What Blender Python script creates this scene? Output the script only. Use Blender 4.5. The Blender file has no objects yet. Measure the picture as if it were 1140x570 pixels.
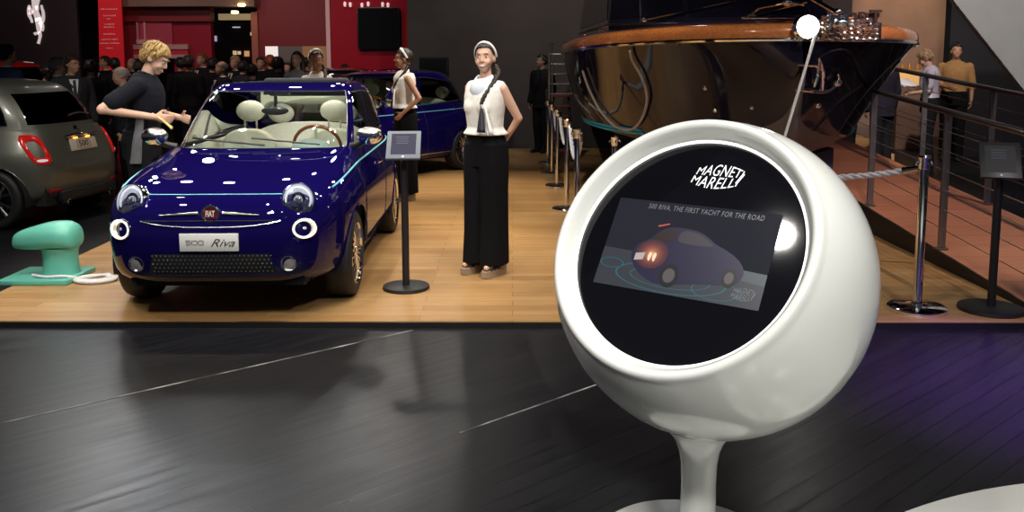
import bpy, bmesh, math, random
import numpy as np
from mathutils import Vector, Matrix
from mathutils.bvhtree import BVHTree
from mathutils import noise as mnoise

random.seed(7)
SC = bpy.context.scene
COL = SC.collection
PI = math.pi
R = math.radians
F_PX, PPX, PPY, HORIZON, CAM_Z, ROLL = 1000., 570., 185., 64., 1.69, 0.003
PITCH = math.atan2(PPY - HORIZON, F_PX)
PZ = 0.04                                   # top of the wooden stage


def ray(px, py):
    x, y = px - PPX, py - PPY
    c, s = math.cos(-ROLL), math.sin(-ROLL)
    x, y = x * c - y * s, x * s + y * c
    r, u = x / F_PX, -y / F_PX
    return (r, math.cos(PITCH) + u * math.sin(PITCH), -math.sin(PITCH) + u * math.cos(PITCH))


def at(px, py, Y):
    d = ray(px, py); t = Y / d[1]
    return Vector((d[0] * t, Y, CAM_Z + d[2] * t))


def gz(px, py, z):
    d = ray(px, py); t = (z - CAM_Z) / d[2]
    return Vector((d[0] * t, d[1] * t, z))


# ------------------------------------------------------------------ materials
MATS = {}


def mat(name, col, rough=0.5, metal=0.0, coat=0.0, emit=None, estr=0.0, spec=None, coat_rough=0.03, sheen=0.0):
    if name in MATS:
        return MATS[name]
    m = bpy.data.materials.new(name); m.use_nodes = True
    b = m.node_tree.nodes['Principled BSDF']
    b.inputs['Base Color'].default_value = (*col, 1)
    b.inputs['Roughness'].default_value = rough
    b.inputs['Metallic'].default_value = metal
    b.inputs['Coat Weight'].default_value = coat
    b.inputs['Coat Roughness'].default_value = coat_rough
    if spec is not None:
        b.inputs['Specular IOR Level'].default_value = spec
    if sheen:
        b.inputs['Sheen Weight'].default_value = sheen
    if emit:
        b.inputs['Emission Color'].default_value = (*emit, 1)
        b.inputs['Emission Strength'].default_value = estr
    MATS[name] = m
    return m


def vary(m, scale=20., amount=0.25, bump=0.0, stretch=(1, 1, 1), rough_amt=0.0):
    """noise over the base colour (and bump) of a principled material, in object space"""
    nt = m.node_tree; b = nt.nodes['Principled BSDF']
    tc = nt.nodes.new('ShaderNodeTexCoord'); mp = nt.nodes.new('ShaderNodeMapping')
    mp.inputs['Scale'].default_value = stretch
    nz = nt.nodes.new('ShaderNodeTexNoise'); nz.inputs['Scale'].default_value = scale; nz.inputs['Detail'].default_value = 4
    nt.links.new(tc.outputs['Object'], mp.inputs[0]); nt.links.new(mp.outputs[0], nz.inputs['Vector'])
    c = list(b.inputs['Base Color'].default_value)
    rp = nt.nodes.new('ShaderNodeValToRGB')
    rp.color_ramp.elements[0].position = 0.3; rp.color_ramp.elements[1].position = 0.7
    rp.color_ramp.elements[0].color = (*[v * (1 - amount) for v in c[:3]], 1)
    rp.color_ramp.elements[1].color = (*[min(1, v * (1 + amount)) for v in c[:3]], 1)
    nt.links.new(nz.outputs['Fac'], rp.inputs[0]); nt.links.new(rp.outputs[0], b.inputs['Base Color'])
    if bump:
        bp = nt.nodes.new('ShaderNodeBump'); bp.inputs['Strength'].default_value = bump; bp.inputs['Distance'].default_value = 0.01
        nt.links.new(nz.outputs['Fac'], bp.inputs['Height']); nt.links.new(bp.outputs[0], b.inputs['Normal'])
    if rough_amt:
        r0 = b.inputs['Roughness'].default_value
        mr = nt.nodes.new('ShaderNodeMapRange'); mr.inputs[3].default_value = max(0, r0 - rough_amt); mr.inputs[4].default_value = r0 + rough_amt
        nt.links.new(nz.outputs['Fac'], mr.inputs[0]); nt.links.new(mr.outputs[0], b.inputs['Roughness'])
    return m


def glass(name, tint=(0.9, 0.95, 0.95), gloss=(1, 1, 1), ior=1.45, rough=0.0):
    """thin pane: clear or tinted see-through with fresnel reflection"""
    if name in MATS:
        return MATS[name]
    m = bpy.data.materials.new(name); m.use_nodes = True
    nt = m.node_tree; nt.nodes.clear()
    o = nt.nodes.new('ShaderNodeOutputMaterial'); mx = nt.nodes.new('ShaderNodeMixShader')
    t = nt.nodes.new('ShaderNodeBsdfTransparent'); g = nt.nodes.new('ShaderNodeBsdfGlossy')
    fr = nt.nodes.new('ShaderNodeFresnel'); fr.inputs['IOR'].default_value = ior
    t.inputs['Color'].default_value = (*tint, 1); g.inputs['Color'].default_value = (*gloss, 1); g.inputs['Roughness'].default_value = rough
    nt.links.new(fr.outputs[0], mx.inputs[0]); nt.links.new(t.outputs[0], mx.inputs[1]); nt.links.new(g.outputs[0], mx.inputs[2])
    nt.links.new(mx.outputs[0], o.inputs[0])
    MATS[name] = m
    return m


# ------------------------------------------------------------------ mesh builder
def frame_of(d, up=Vector((0, 0, 1))):
    d = d.normalized()
    if abs(d.dot(up)) > 0.98:
        up = Vector((0, 1, 0))
    x = up.cross(d).normalized(); y = d.cross(x)
    return x, y, d


class MB:
    def __init__(s):
        s.v = []; s.f = []; s.m = []

    def add(s, vs, fs, mi=0, M=None):
        o = len(s.v)
        for p in vs:
            p = Vector(p)
            s.v.append(M @ p if M is not None else p)
        for f in fs:
            s.f.append([i + o for i in f]); s.m.append(mi)
        return s

    def box(s, c, d, mi=0, M=None):
        x, y, z = c; a, b, h = d[0] / 2, d[1] / 2, d[2] / 2
        vs = [(x + i * a, y + j * b, z + k * h) for k in (-1, 1) for j in (-1, 1) for i in (-1, 1)]
        return s.add(vs, [(0, 2, 3, 1), (4, 5, 7, 6), (0, 1, 5, 4), (2, 6, 7, 3), (0, 4, 6, 2), (1, 3, 7, 5)], mi, M)

    def loft(s, rings, mi=0, caps=True, closed=True, M=None, loop=False):
        n = len(rings[0]); vs = [p for r in rings for p in r]; fs = []
        k = len(rings)
        for a in range(k if loop else k - 1):
            b = (a + 1) % k
            for i in range(n if closed else n - 1):
                j = (i + 1) % n
                fs.append((a * n + i, a * n + j, b * n + j, b * n + i))
        if caps and closed and not loop:
            fs.append(tuple(range(n - 1, -1, -1))); fs.append(tuple((k - 1) * n + i for i in range(n)))
        return s.add(vs, fs, mi, M)

    def tube(s, path, r, n=8, mi=0, loop=False, caps=True, M=None, flat=None):
        path = [Vector(p) for p in path]; k = len(path)
        rs = r if isinstance(r, (list, tuple)) else [r] * k
        rings = []; prev = None
        for i, p in enumerate(path):
            if loop:
                d = path[(i + 1) % k] - path[i - 1]
            else:
                d = path[min(i + 1, k - 1)] - path[max(i - 1, 0)]
            if d.length < 1e-9:
                d = Vector((0, 0, 1))
            if prev is None:
                x, y, _ = frame_of(d)
            else:
                d.normalize(); x = (prev - d * prev.dot(d))
                if x.length < 1e-6:
                    x = frame_of(d)[0]
                x.normalize(); y = d.cross(x)
            prev = x
            rings.append([p + x * math.cos(2 * PI * q / n) * rs[i] + y * math.sin(2 * PI * q / n) * rs[i] * (flat or 1) for q in range(n)])
        return s.loft(rings, mi, caps, True, M, loop)

    def lathe(s, prof, n=32, mi=0, M=None, caps=True):
        rings = [[(r * math.cos(2 * PI * i / n), r * math.sin(2 * PI * i / n), z) for i in range(n)] for r, z in prof]
        return s.loft(rings, mi, caps, True, M)

    def ell(s, c, r, n=20, mi=0, M=None):
        c = Vector(c); rings = []
        h = n // 2
        for a in range(1, h):
            t = PI * a / h
            rings.append([(c.x + r[0] * math.sin(t) * math.cos(2 * PI * i / n), c.y + r[1] * math.sin(t) * math.sin(2 * PI * i / n), c.z - r[2] * math.cos(t)) for i in range(n)])
        k = len(rings)
        vs = [p for q in rings for p in q] + [(c.x, c.y, c.z - r[2]), (c.x, c.y, c.z + r[2])]
        fs = []
        for a in range(k - 1):
            for i in range(n):
                j = (i + 1) % n
                fs.append((a * n + i, a * n + j, (a + 1) * n + j, (a + 1) * n + i))
        for i in range(n):
            j = (i + 1) % n
            fs.append((j, i, k * n)); fs.append(((k - 1) * n + i, (k - 1) * n + j, k * n + 1))
        return s.add(vs, fs, mi, M)

    def cap(s, p0, p1, r0, r1, n=14, sx=1.0, mi=0, M=None):
        """tapered limb with rounded ends; sx squeezes it across"""
        p0 = Vector(p0); p1 = Vector(p1); d = p1 - p0; L = max(d.length, 1e-5)
        x, y, z = frame_of(d)
        rings = []
        for k in range(5):
            t = PI / 2 * (k + 0.25) / 5
            rings.append((p0 - z * r0 * math.cos(t), r0 * math.sin(t)))
        for k in range(4):
            t = k / 3; rings.append((p0 + d * t, r0 + (r1 - r0) * t))
        for k in range(5):
            t = PI / 2 * (1 - (k + 0.75) / 5)
            rings.append((p1 + z * r1 * math.cos(t), r1 * math.sin(t)))
        return s.loft([[c + x * math.cos(2 * PI * i / n) * rr + y * math.sin(2 * PI * i / n) * rr * sx for i in range(n)] for c, rr in rings], mi, True, True, M)

    def prism(s, poly, h, mi=0, M=None, z0=0.0):
        """2-D outline extruded along z from z0 to z0+h"""
        n = len(poly)
        vs = [(p[0], p[1], z0) for p in poly] + [(p[0], p[1], z0 + h) for p in poly]
        fs = [tuple(range(n - 1, -1, -1)), tuple(range(n, 2 * n))] + [(i, (i + 1) % n, n + (i + 1) % n, n + i) for i in range(n)]
        return s.add(vs, fs, mi, M)

    def mesh(s, name):
        me = bpy.data.meshes.new(name)
        me.from_pydata([tuple(p) for p in s.v], [], s.f)
        return me

    def build(s, name, mats, parent=None, angle=40, bevel=0.0, seg=2, fix=True):
        me = s.mesh(name)
        me.polygons.foreach_set('material_index', s.m)
        if fix or bevel:
            bm = bmesh.new(); bm.from_mesh(me)
            if bevel:
                bmesh.ops.remove_doubles(bm, verts=bm.verts, dist=1e-6)
                es = [e for e in bm.edges if len(e.link_faces) == 2 and e.calc_face_angle(0) > 0.5]
                bmesh.ops.bevel(bm, geom=es, offset=bevel, segments=seg, affect='EDGES', profile=0.5, clamp_overlap=True)
            if fix:
                bmesh.ops.recalc_face_normals(bm, faces=bm.faces)
            bm.to_mesh(me); bm.free()
        return link(name, me, mats, parent, angle)


def link(name, me, mats, parent=None, angle=40):
    if not isinstance(mats, (list, tuple)):
        mats = [mats]
    for m in mats:
        me.materials.append(m)
    me.polygons.foreach_set('use_smooth', [True] * len(me.polygons))
    if angle is not None and angle < 180:
        me.set_sharp_from_angle(angle=R(angle))
    o = bpy.data.objects.new(name, me); COL.objects.link(o)
    if parent is not None:
        o.parent = parent
    return o


def part_label(o, s):
    o['label'] = s
    return o


def thing(name, label, cat, loc=(0, 0, 0), rz=0.0, group=None):
    o = bpy.data.objects.new(name, None); COL.objects.link(o)
    o.empty_display_size = 0.1
    o.location = loc; o.rotation_euler = (0, 0, rz)
    return tag(o, label, cat, group)


def tag(o, label, cat, group=None):
    o['label'] = label; o['category'] = cat
    if group:
        o['group'] = group
    return o


def struct(o):
    o['kind'] = 'structure'
    return o


def copy_tree(o, parent=None):
    c = o.copy(); COL.objects.link(c)
    c.parent = parent
    for ch in list(o.children):
        copy_tree(ch, c)
    return c


def evaluated(me, mods):
    """a mesh run through modifiers: mods = [(type, {attr: value})]"""
    o = bpy.data.objects.new('scratch', me); COL.objects.link(o)
    for t, kw in mods:
        m = o.modifiers.new(t, t)
        for k, v in kw.items():
            setattr(m, k, v)
    dg = bpy.context.evaluated_depsgraph_get()
    out = bpy.data.meshes.new_from_object(o.evaluated_get(dg))
    bpy.data.objects.remove(o); bpy.data.meshes.remove(me)
    return out


def text_geo(s, size=1.0, extrude=0.0, align='CENTER', spacing=1.0, shear=0.0, bold=0.0):
    cu = bpy.data.curves.new('lettering', 'FONT')
    cu.body = s; cu.size = size; cu.extrude = extrude; cu.align_x = align; cu.align_y = 'CENTER'
    cu.space_character = spacing; cu.shear = shear; cu.offset = bold; cu.resolution_u = 3
    o = bpy.data.objects.new('scratch', cu); COL.objects.link(o)
    dg = bpy.context.evaluated_depsgraph_get()
    me = bpy.data.meshes.new_from_object(o.evaluated_get(dg))
    vs = [v.co.copy() for v in me.vertices]; fs = [tuple(p.vertices) for p in me.polygons]
    bpy.data.objects.remove(o); bpy.data.curves.remove(cu); bpy.data.meshes.remove(me)
    return vs, fs


def catmull(pts, n=8, loop=False):
    pts = [Vector(p) for p in pts]; out = []; k = len(pts)
    for i in range(k if loop else k - 1):
        g = lambda j: pts[j % k] if loop else pts[max(0, min(k - 1, j))]
        p0, p1, p2, p3 = g(i - 1), g(i), g(i + 1), g(i + 2)
        for q in range(n):
            t = q / n
            out.append(0.5 * ((2 * p1) + (p2 - p0) * t + (2 * p0 - 5 * p1 + 4 * p2 - p3) * t * t + (3 * p1 - p0 - 3 * p2 + p3) * t ** 3))
    if not loop:
        out.append(pts[-1])
    return out


def axes(o, x, y, z):
    """matrix with these axes and origin"""
    M = Matrix.Identity(4)
    for i, a in enumerate((x, y, z)):
        for k in range(3):
            M[k][i] = a[k]
    for k in range(3):
        M[k][3] = o[k]
    return M


def T(x, y, z):
    return Matrix.Translation((x, y, z))


CHROME = mat('polished chrome', (0.85, 0.86, 0.88), 0.08, 1.0)
STEEL = mat('brushed steel', (0.5, 0.5, 0.5), 0.3, 1.0)
BLACK = mat('black plastic', (0.012, 0.012, 0.014), 0.4)
MATTE = mat('matt black', (0.008, 0.008, 0.009), 0.8)
RUBBER = mat('tyre rubber', (0.012, 0.012, 0.012), 0.6)
# ------------------------------------------------------------------ camera, world
cam = bpy.data.cameras.new('camera'); co = bpy.data.objects.new('camera', cam); COL.objects.link(co)
cam.sensor_fit = 'HORIZONTAL'; cam.sensor_width = 36.0
cam.lens = 36.0 * F_PX / 1140.0
cam.shift_y = -(285.0 - PPY) / 1140.0
co.location = (0, 0, CAM_Z)
co.rotation_euler = (Matrix.Rotation(PI / 2 - PITCH, 3, 'X') @ Matrix.Rotation(-ROLL, 3, 'Z')).to_euler()
cam.clip_end = 200
SC.camera = co
w = bpy.data.worlds.new('hall'); SC.world = w; w.use_nodes = True
w.node_tree.nodes['Background'].inputs[0].default_value = (0.5, 0.5, 0.62, 1)
w.node_tree.nodes['Background'].inputs[1].default_value = 0.06
SC.view_settings.view_transform = 'Standard'; SC.view_settings.look = 'None'
SC.view_settings.gamma = 1.0; SC.view_settings.use_curve_mapping = False
SC.view_settings.exposure = 0.0

# ------------------------------------------------------------------ floors


def plank_material(name, c1, c2, mortar, size, rot, rough, grain, bump=0.15, length=1.4, gap=0.004, rough_var=0.12, coat=0.0, spec=0.5):
    m = bpy.data.materials.new(name); m.use_nodes = True; nt = m.node_tree
    N = nt.nodes.new; L = nt.links.new
    b = nt.nodes['Principled BSDF']
    tc = N('ShaderNodeTexCoord'); mp = N('ShaderNodeMapping'); mp.inputs['Rotation'].default_value = (0, 0, rot)
    L(tc.outputs['Object'], mp.inputs[0])
    br = N('ShaderNodeTexBrick'); br.offset = 0.37; br.offset_frequency = 2
    br.inputs['Color1'].default_value = (*c1, 1); br.inputs['Color2'].default_value = (*c2, 1); br.inputs['Mortar'].default_value = (*mortar, 1)
    br.inputs['Scale'].default_value = 1.0; br.inputs['Mortar Size'].default_value = gap; br.inputs['Mortar Smooth'].default_value = 0.3
    br.inputs['Brick Width'].default_value = length; br.inputs['Row Height'].default_value = size
    L(mp.outputs[0], br.inputs['Vector'])
    mp2 = N('ShaderNodeMapping'); mp2.inputs['Scale'].default_value = (1.2, 14, 1); L(mp.outputs[0], mp2.inputs[0])
    nz = N('ShaderNodeTexNoise'); nz.inputs['Scale'].default_value = 3.0; nz.inputs['Detail'].default_value = 6; nz.inputs['Roughness'].default_value = 0.6
    L(mp2.outputs[0], nz.inputs['Vector'])
    rp = N('ShaderNodeValToRGB'); rp.color_ramp.elements[0].position = 0.25; rp.color_ramp.elements[1].position = 0.75
    g0 = 1 - grain; rp.color_ramp.elements[0].color = (g0, g0, g0, 1); rp.color_ramp.elements[1].color = (1, 1, 1, 1)
    L(nz.outputs['Fac'], rp.inputs[0])
    mx = N('ShaderNodeMix'); mx.data_type = 'RGBA'; mx.blend_type = 'MULTIPLY'; mx.inputs[0].default_value = 1.0
    L(br.outputs['Color'], mx.inputs[6]); L(rp.outputs[0], mx.inputs[7])
    L(mx.outputs[2], b.inputs['Base Color'])
    mr = N('ShaderNodeMapRange'); mr.inputs[3].default_value = rough - rough_var; mr.inputs[4].default_value = rough + rough_var
    nz2 = N('ShaderNodeTexNoise'); nz2.inputs['Scale'].default_value = 1.7; nz2.inputs['Detail'].default_value = 5; L(mp2.outputs[0], nz2.inputs['Vector'])
    L(nz2.outputs['Fac'], mr.inputs[0]); L(mr.outputs[0], b.inputs['Roughness'])
    bp = N('ShaderNodeBump'); bp.inputs['Strength'].default_value = bump; bp.inputs['Distance'].default_value = 0.004
    inv = N('ShaderNodeMath'); inv.operation = 'SUBTRACT'; inv.inputs[0].default_value = 1.0; L(br.outputs['Fac'], inv.inputs[1])
    L(inv.outputs[0], bp.inputs['Height']); L(bp.outputs[0], b.inputs['Normal'])
    b.inputs['Coat Weight'].default_value = coat
    b.inputs['Specular IOR Level'].default_value = spec
    return m


FLOOR_ANG = math.atan2(1.30, 1.48)
M_FLOOR = plank_material('black stained plank floor', (0.0100, 0.0100, 0.0130), (0.0150, 0.0150, 0.0185), (0.004, 0.004, 0.005), 0.1, -FLOOR_ANG, 0.34, 0.5, 0.25, 2.2, 0.003, 0.13, spec=0.32)
M_DECK = plank_material('oak plank stage', (0.40, 0.215, 0.080), (0.52, 0.31, 0.13), (0.17, 0.09, 0.035), 0.115, 0.0, 0.34, 0.30, 0.12, 1.6, 0.0025, 0.08)
M_RAMP = plank_material('reddish ramp planks', (0.44, 0.165, 0.085), (0.52, 0.21, 0.11), (0.17, 0.06, 0.03), 0.30, 0.0, 0.42, 0.3, 0.12, 2.2, 0.004, 0.08)

b = MB(); b.box((0, 9, -0.05), (40, 40, 0.1))
struct(b.build('floor', M_FLOOR))

# wooden stage: outline on the floor, 4 cm high
X0, X1, Y0, Y1 = -3.68, 4.62, 5.53, 16.4
b = MB(); b.prism([(X0 + .02, Y0 + .02), (X1, Y0 - .10), (X1, Y1), (X0, Y1)], PZ - 0.001, z0=0.001)
struct(b.build('stage_platform', M_DECK))
M_EDGE = mat('black edge trim', (0.01, 0.01, 0.01), 0.4)
b = MB(); b.box((0, 0, 0.018), (8.4, 0.012, 0.036))
o = b.build('trim_1', M_EDGE); o.location = (0.47, Y0 - .048, 0); o.rotation_euler = (0, 0, math.atan2(-.12, 8.28)); struct(o)

# two pale inlaid seams across the black floor
M_SEAM = mat('pale floor seam', (0.5, 0.5, 0.5), 0.35)
nt = M_SEAM.node_tree; tc = nt.nodes.new('ShaderNodeTexCoord'); nz = nt.nodes.new('ShaderNodeTexNoise'); nz.inputs['Scale'].default_value = 4.0
rp = nt.nodes.new('ShaderNodeValToRGB'); rp.color_ramp.elements[0].position = 0.42; rp.color_ramp.elements[1].position = 0.68
rp.color_ramp.elements[0].color = (0.045, 0.045, 0.05, 1); rp.color_ramp.elements[1].color = (0.7, 0.7, 0.68, 1)
nt.links.new(tc.outputs['Object'], nz.inputs['Vector']); nt.links.new(nz.outputs['Fac'], rp.inputs[0]); nt.links.new(rp.outputs[0], nt.nodes['Principled BSDF'].inputs['Base Color'])
for k, (p, q) in enumerate((((-3.6, 3.05), (-0.62, 5.45)), ((-0.24, 3.90), (0.45, 4.51)))):
    p = Vector((*p, 0)); q = Vector((*q, 0)); d = q - p
    b = MB(); b.box((0, 0, 0.0008), (d.length, 0.010, 0.0016))
    o = b.build('trim_%d' % (k + 2), M_SEAM); o.location = (p + q) / 2 + Vector((0, 0, .0005)); o.rotation_euler = (0, 0, math.atan2(d.y, d.x)); struct(o)

# ------------------------------------------------------------------ hall walls
M_DARKWALL = vary(mat('charcoal hall wall', (0.062, 0.049, 0.047), 0.8), 1.5, 0.15)
M_TAN = vary(mat('tan plaster wall', (0.27, 0.175, 0.135), 0.75), 2.0, 0.12)
M_RED = mat('glossy red panel', (0.35, 0.008, 0.022), 0.25, coat=0.4)
M_DARKRED = mat('dark red panel', (0.17, 0.012, 0.018), 0.4)
M_BROWN = mat('brown soffit', (0.16, 0.10, 0.07), 0.6)
M_CREAM = mat('cream panel', (0.75, 0.66, 0.5), 0.5)
M_BLACKWALL = mat('black stand wall', (0.030, 0.020, 0.022), 0.7)


def slab(name, x0, x1, z0, z1, Y, d, m, parent=None):
    b = MB(); b.box(((x0 + x1) / 2, Y + d / 2, (z0 + z1) / 2), (x1 - x0, d, z1 - z0))
    return b.build(name, m, parent)


struct(slab('wall_back', -1.95, 6.36, 0, 5.6, 17.0, 0.25, M_DARKWALL))
o = slab('wall_right', 6.0, 11.5, 0, 5.6, 19.0, 0.25, M_TAN); struct(o)
struct(slab('wall_left', -14.0, -9.9, 0, 5.6, 20.6, 0.2, M_BLACKWALL))
struct(slab('wall_far', -14.0, -1.6, 0, 5.6, 26.0, 0.2, mat('far dark wall', (0.012, 0.010, 0.011), 0.8)))

b = MB(); b.box((-1.2, 14.6, 6.75), (26, 23.2, .1)); struct(b.build('ceiling', mat('black hall ceiling', (.012, .012, .013), .9)))

# slanting grey panel at the right
M_GREY = vary(mat('pale grey slanted panel', (0.42, 0.415, 0.42), 0.6), 3, 0.06)
Yp = 11.0
poly = [at(1010, -64, Yp), at(1060, 0, Yp), at(1140, 103, Yp), at(1229, 217, Yp)]
pl = [(p.x, p.z) for p in poly] + [(9.6, 0.0), (9.6, 3.2)]
pl[3] = (pl[3][0], 0.0)
b = MB()
M4 = axes(Vector((0, Yp + .1, 0)), Vector((1, 0, 0)), Vector((0, 0, 1)), Vector((0, -1, 0)))
b.prism(pl, 0.10, M=M4)
struct(b.build('wall_slanted', M_GREY))
# black side wall right of the ramp
b = MB(); b.box((9.0, 15.2, 2.8), (3.4, .2, 5.6))
struct(b.build('wall_side', mat('dark violet wall', (0.012, 0.011, 0.016), 0.7)))

# ------------------------------------------------------------------ red exhibition stand at the far left
YS = 20.0
sx = lambda px: (px - 570) / 1000. * YS
sz = lambda py: at(300, py, YS).z
st = thing('exhibition_stand', 'dark red exhibition stand wall with lit doorway behind the crowd', 'stand', (0, 0, 0))
slab('red_panel', sx(371), sx(459), 0, 4.6, YS, .2, M_RED, st)
slab('dark_panel', sx(290), sx(366), sz(50), 4.6, YS, .2, M_DARKRED, st)
slab('dark_panel', sx(290), sx(298), 0, sz(50), YS, .2, M_DARKRED, st)
slab('white_edge_strip', sx(366), sx(370.5), 0, 4.6, YS - .04, .24, mat('pinkish white edge', (0.75, 0.5, 0.5), 0.5), st)
slab('display_case', sx(298), sx(312), sz(68), sz(50), YS, .2, mat('lit white case', (0.8, 0.8, 0.8), 0.5, emit=(1, .96, .9), estr=0.55), st)
slab('display_case', sx(312), sx(339), sz(68), sz(50), YS, .2, mat('grey display back', (0.13, 0.12, 0.11), 0.5), st)
slab('display_case', sx(339), sx(366), sz(90), sz(50), YS, .2, mat('tan display back', (0.42, 0.27, 0.12), 0.5), st)
slab('soffit', sx(137), sx(292), sz(6), 4.6, YS - .3, .5, M_BROWN, st)
slab('soffit', sx(137), sx(240), sz(22), sz(4), YS - .05, .25, M_DARKRED, st)
slab('wine_panel', sx(196), sx(238), 0, sz(4), YS + .05, .2, mat('wine red wall', (0.26, 0.012, 0.028), 0.3, coat=.3), st)
slab('wine_panel', sx(137), sx(158), 0, sz(4), YS + .05, .2, M_DARKRED, st)
# door jambs and the lit lintel of the opening
slab('jamb', sx(284), sx(291), 0, sz(12), YS - .05, .3, mat('brownish jamb', (0.30, 0.10, 0.07), 0.4), st)
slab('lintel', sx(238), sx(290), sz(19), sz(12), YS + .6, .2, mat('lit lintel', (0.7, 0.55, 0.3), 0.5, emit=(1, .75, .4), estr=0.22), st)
for px, py in ((270, 4), (262.5, 12)):
    b = MB(); b.lathe([(0.0, -.02), (.07, -.02), (.075, 0), (.075, .03), (0, .03)], 16)
    o = b.build('downlight', mat('warm downlight lens', (1, .9, .6), .4, emit=(1, .8, .35), estr=9), st); o.location = at(px, py, YS - .32)
# pink-red glass booth
gb = mat('pink glass booth', (0.36, 0.06, 0.085), 0.15, coat=.5)
slab('booth_panel', sx(158), sx(196), sz(60), sz(4), YS, .15, gb, st)
for px in (158.5, 166.5):
    slab('booth_frame', sx(px) - .02, sx(px) + .02, sz(46), sz(4), YS - .03, .04, mat('pale booth frame', (0.55, 0.25, 0.27), .4), st)
slab('booth_ledge', sx(154), sx(214), sz(53), sz(47.5), YS - .08, .12, mat('grey pink ledge', (0.42, 0.25, 0.24), .5), st)
slab('booth_ledge', sx(158), sx(184), sz(47), sz(42), YS - .1, .12, mat('pale ledge', (0.5, 0.3, 0.3), .5), st)
slab('booth_ledge', sx(154), sx(214), sz(58), sz(54), YS - .08, .12, mat('red stripe', (0.5, 0.02, 0.04), .4), st)
slab('booth_ledge', sx(154), sx(214), sz(63), sz(58.5), YS - .08, .12, mat('grey pink ledge', (0.42, 0.25, 0.24), .5), st)
# little lights inside the doorway: far stand fascias
for k, (px, py, wd, ht, c) in enumerate(((282, 36, 4.5, 3.5, (1, .75, .5)), (288, 36, 2.5, 4, (1, .75, .5)), (262, 57, 3.5, 4.5, (1, .7, .35)), (267, 57, 3, 3.5, (1, .8, .6)), (275.5, 58, 5, 6, (1, .5, .22)), (264, 28.5, 8, 1.2, (.8, .8, .9)), (241, 41, 2, 6, (.6, .6, .8)), (286, 54.5, 5, 2, (1, .7, .5)))):
    p = at(px, py, 25.96); s_ = 25.96 / 1000
    b = MB(); b.box((p.x, 25.965, p.z), (wd * s_, .06, ht * s_))
    o = b.build('lit_fascia', mat('fascia light %d' % k, c, .5, emit=c, estr=0.5), None); tag(o, ['small warm lit fascia highest at the right of the doorway', 'narrow warm lit fascia against the doorway jamb', 'bright yellow lit panel low in the dark doorway', 'small pale lit panel beside the yellow one in the doorway', 'orange glowing lamp shape low in the doorway', 'thin dim bluish strip light high in the doorway', 'bluish upright lit strip at left edge of the doorway', 'thin warm lit strip low at the doorway jamb'][k], 'lit fascia', 'lit fascias seen through the doorway')

# television on the red wall
tv = thing('television', 'large black flat television mounted on the red stand wall', 'television', at(422.5, 30.5, YS - .1))
b = MB(); b.box((0, 0, 0), (.92, .09, .90)); b.build('casing', BLACK, tv, bevel=.008)
b = MB(); b.box((0, -.047, 0), (.88, .006, .86)); b.build('screen', mat('dark tv screen', (.006, .007, .008), .12), tv)
b = MB(); b.box((0, .069, 0), (.4, .055, .4)); b.build('wall_bracket', BLACK, tv)
# small glowing beads along the top of the red wall, imitating pinkish lamp reflections
for k, px in enumerate((385, 391, 404, 411, 427, 433)):
    b = MB(); b.lathe([(.001, -.04), (.024, -.04), (.032, .03), (.02, .06), (.001, .06)], 12)
    o = b.build('lamp_reflection', mat('pale lamp reflection', (1, .9, .9), .3, emit=(1, .62, .66), estr=.55)); o.location = at(px, 4 + (k % 3) * .6, YS - .08)
    tag(o, 'small pale bead imitating a lamp reflection in the row over the television, %s' % ['outermost at left', 'second from the left end', 'third from the left end', 'third from the right end', 'second from the right end', 'outermost at right'][k], 'lamp', 'lamp reflections above the television')

# standing red banner with lines of text
bn = thing('banner', 'tall red banner with rows of small white lettering left of the stand', 'banner', (0, 0, 0))
Yb = 19.5
q = [at(109, 80, Yb), at(137.5, 80, Yb), at(134.5, -30, Yb), at(109.5, -30, Yb)]
b = MB(); pl = [(p.x, p.z) for p in q]; pl[0] = (pl[0][0], 0.02); pl[1] = (pl[1][0] + .02, 0.02)
M4 = axes(Vector((0, Yb + .06, 0)), Vector((1, 0, 0)), Vector((0, 0, 1)), Vector((0, -1, 0)))
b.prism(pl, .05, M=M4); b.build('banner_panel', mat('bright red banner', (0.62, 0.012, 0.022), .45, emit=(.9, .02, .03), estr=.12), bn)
b = MB()
rb2 = random.Random(3)
for py, wd in ((8.2, 19), (15.5, 13), (18.8, 5), (25, 10), (28.3, 12), (36, 13), (41.8, 17), (46.2, 22), (51.5, 7)):   # rows too small to read: short marks
    x = 122.5 - wd / 2
    while x < 122.5 + wd / 2:
        w_ = rb2.uniform(.7, 1.5); h_ = rb2.uniform(1.0, 1.7)
        p = at(x, py, Yb); q2 = at(x + w_, py - h_, Yb)
        b.add([(p.x, Yb - .001, p.z), (q2.x, Yb - .001, p.z), (q2.x, Yb - .001, q2.z), (p.x, Yb - .001, q2.z)], [(0, 1, 2, 3)])
        x += w_ + rb2.choice((.35, .35, .35, .9))
b.build('lettering', mat('banner lettering', (.85, .32, .32), .5, emit=(1, .5, .5), estr=.06), bn)

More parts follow.
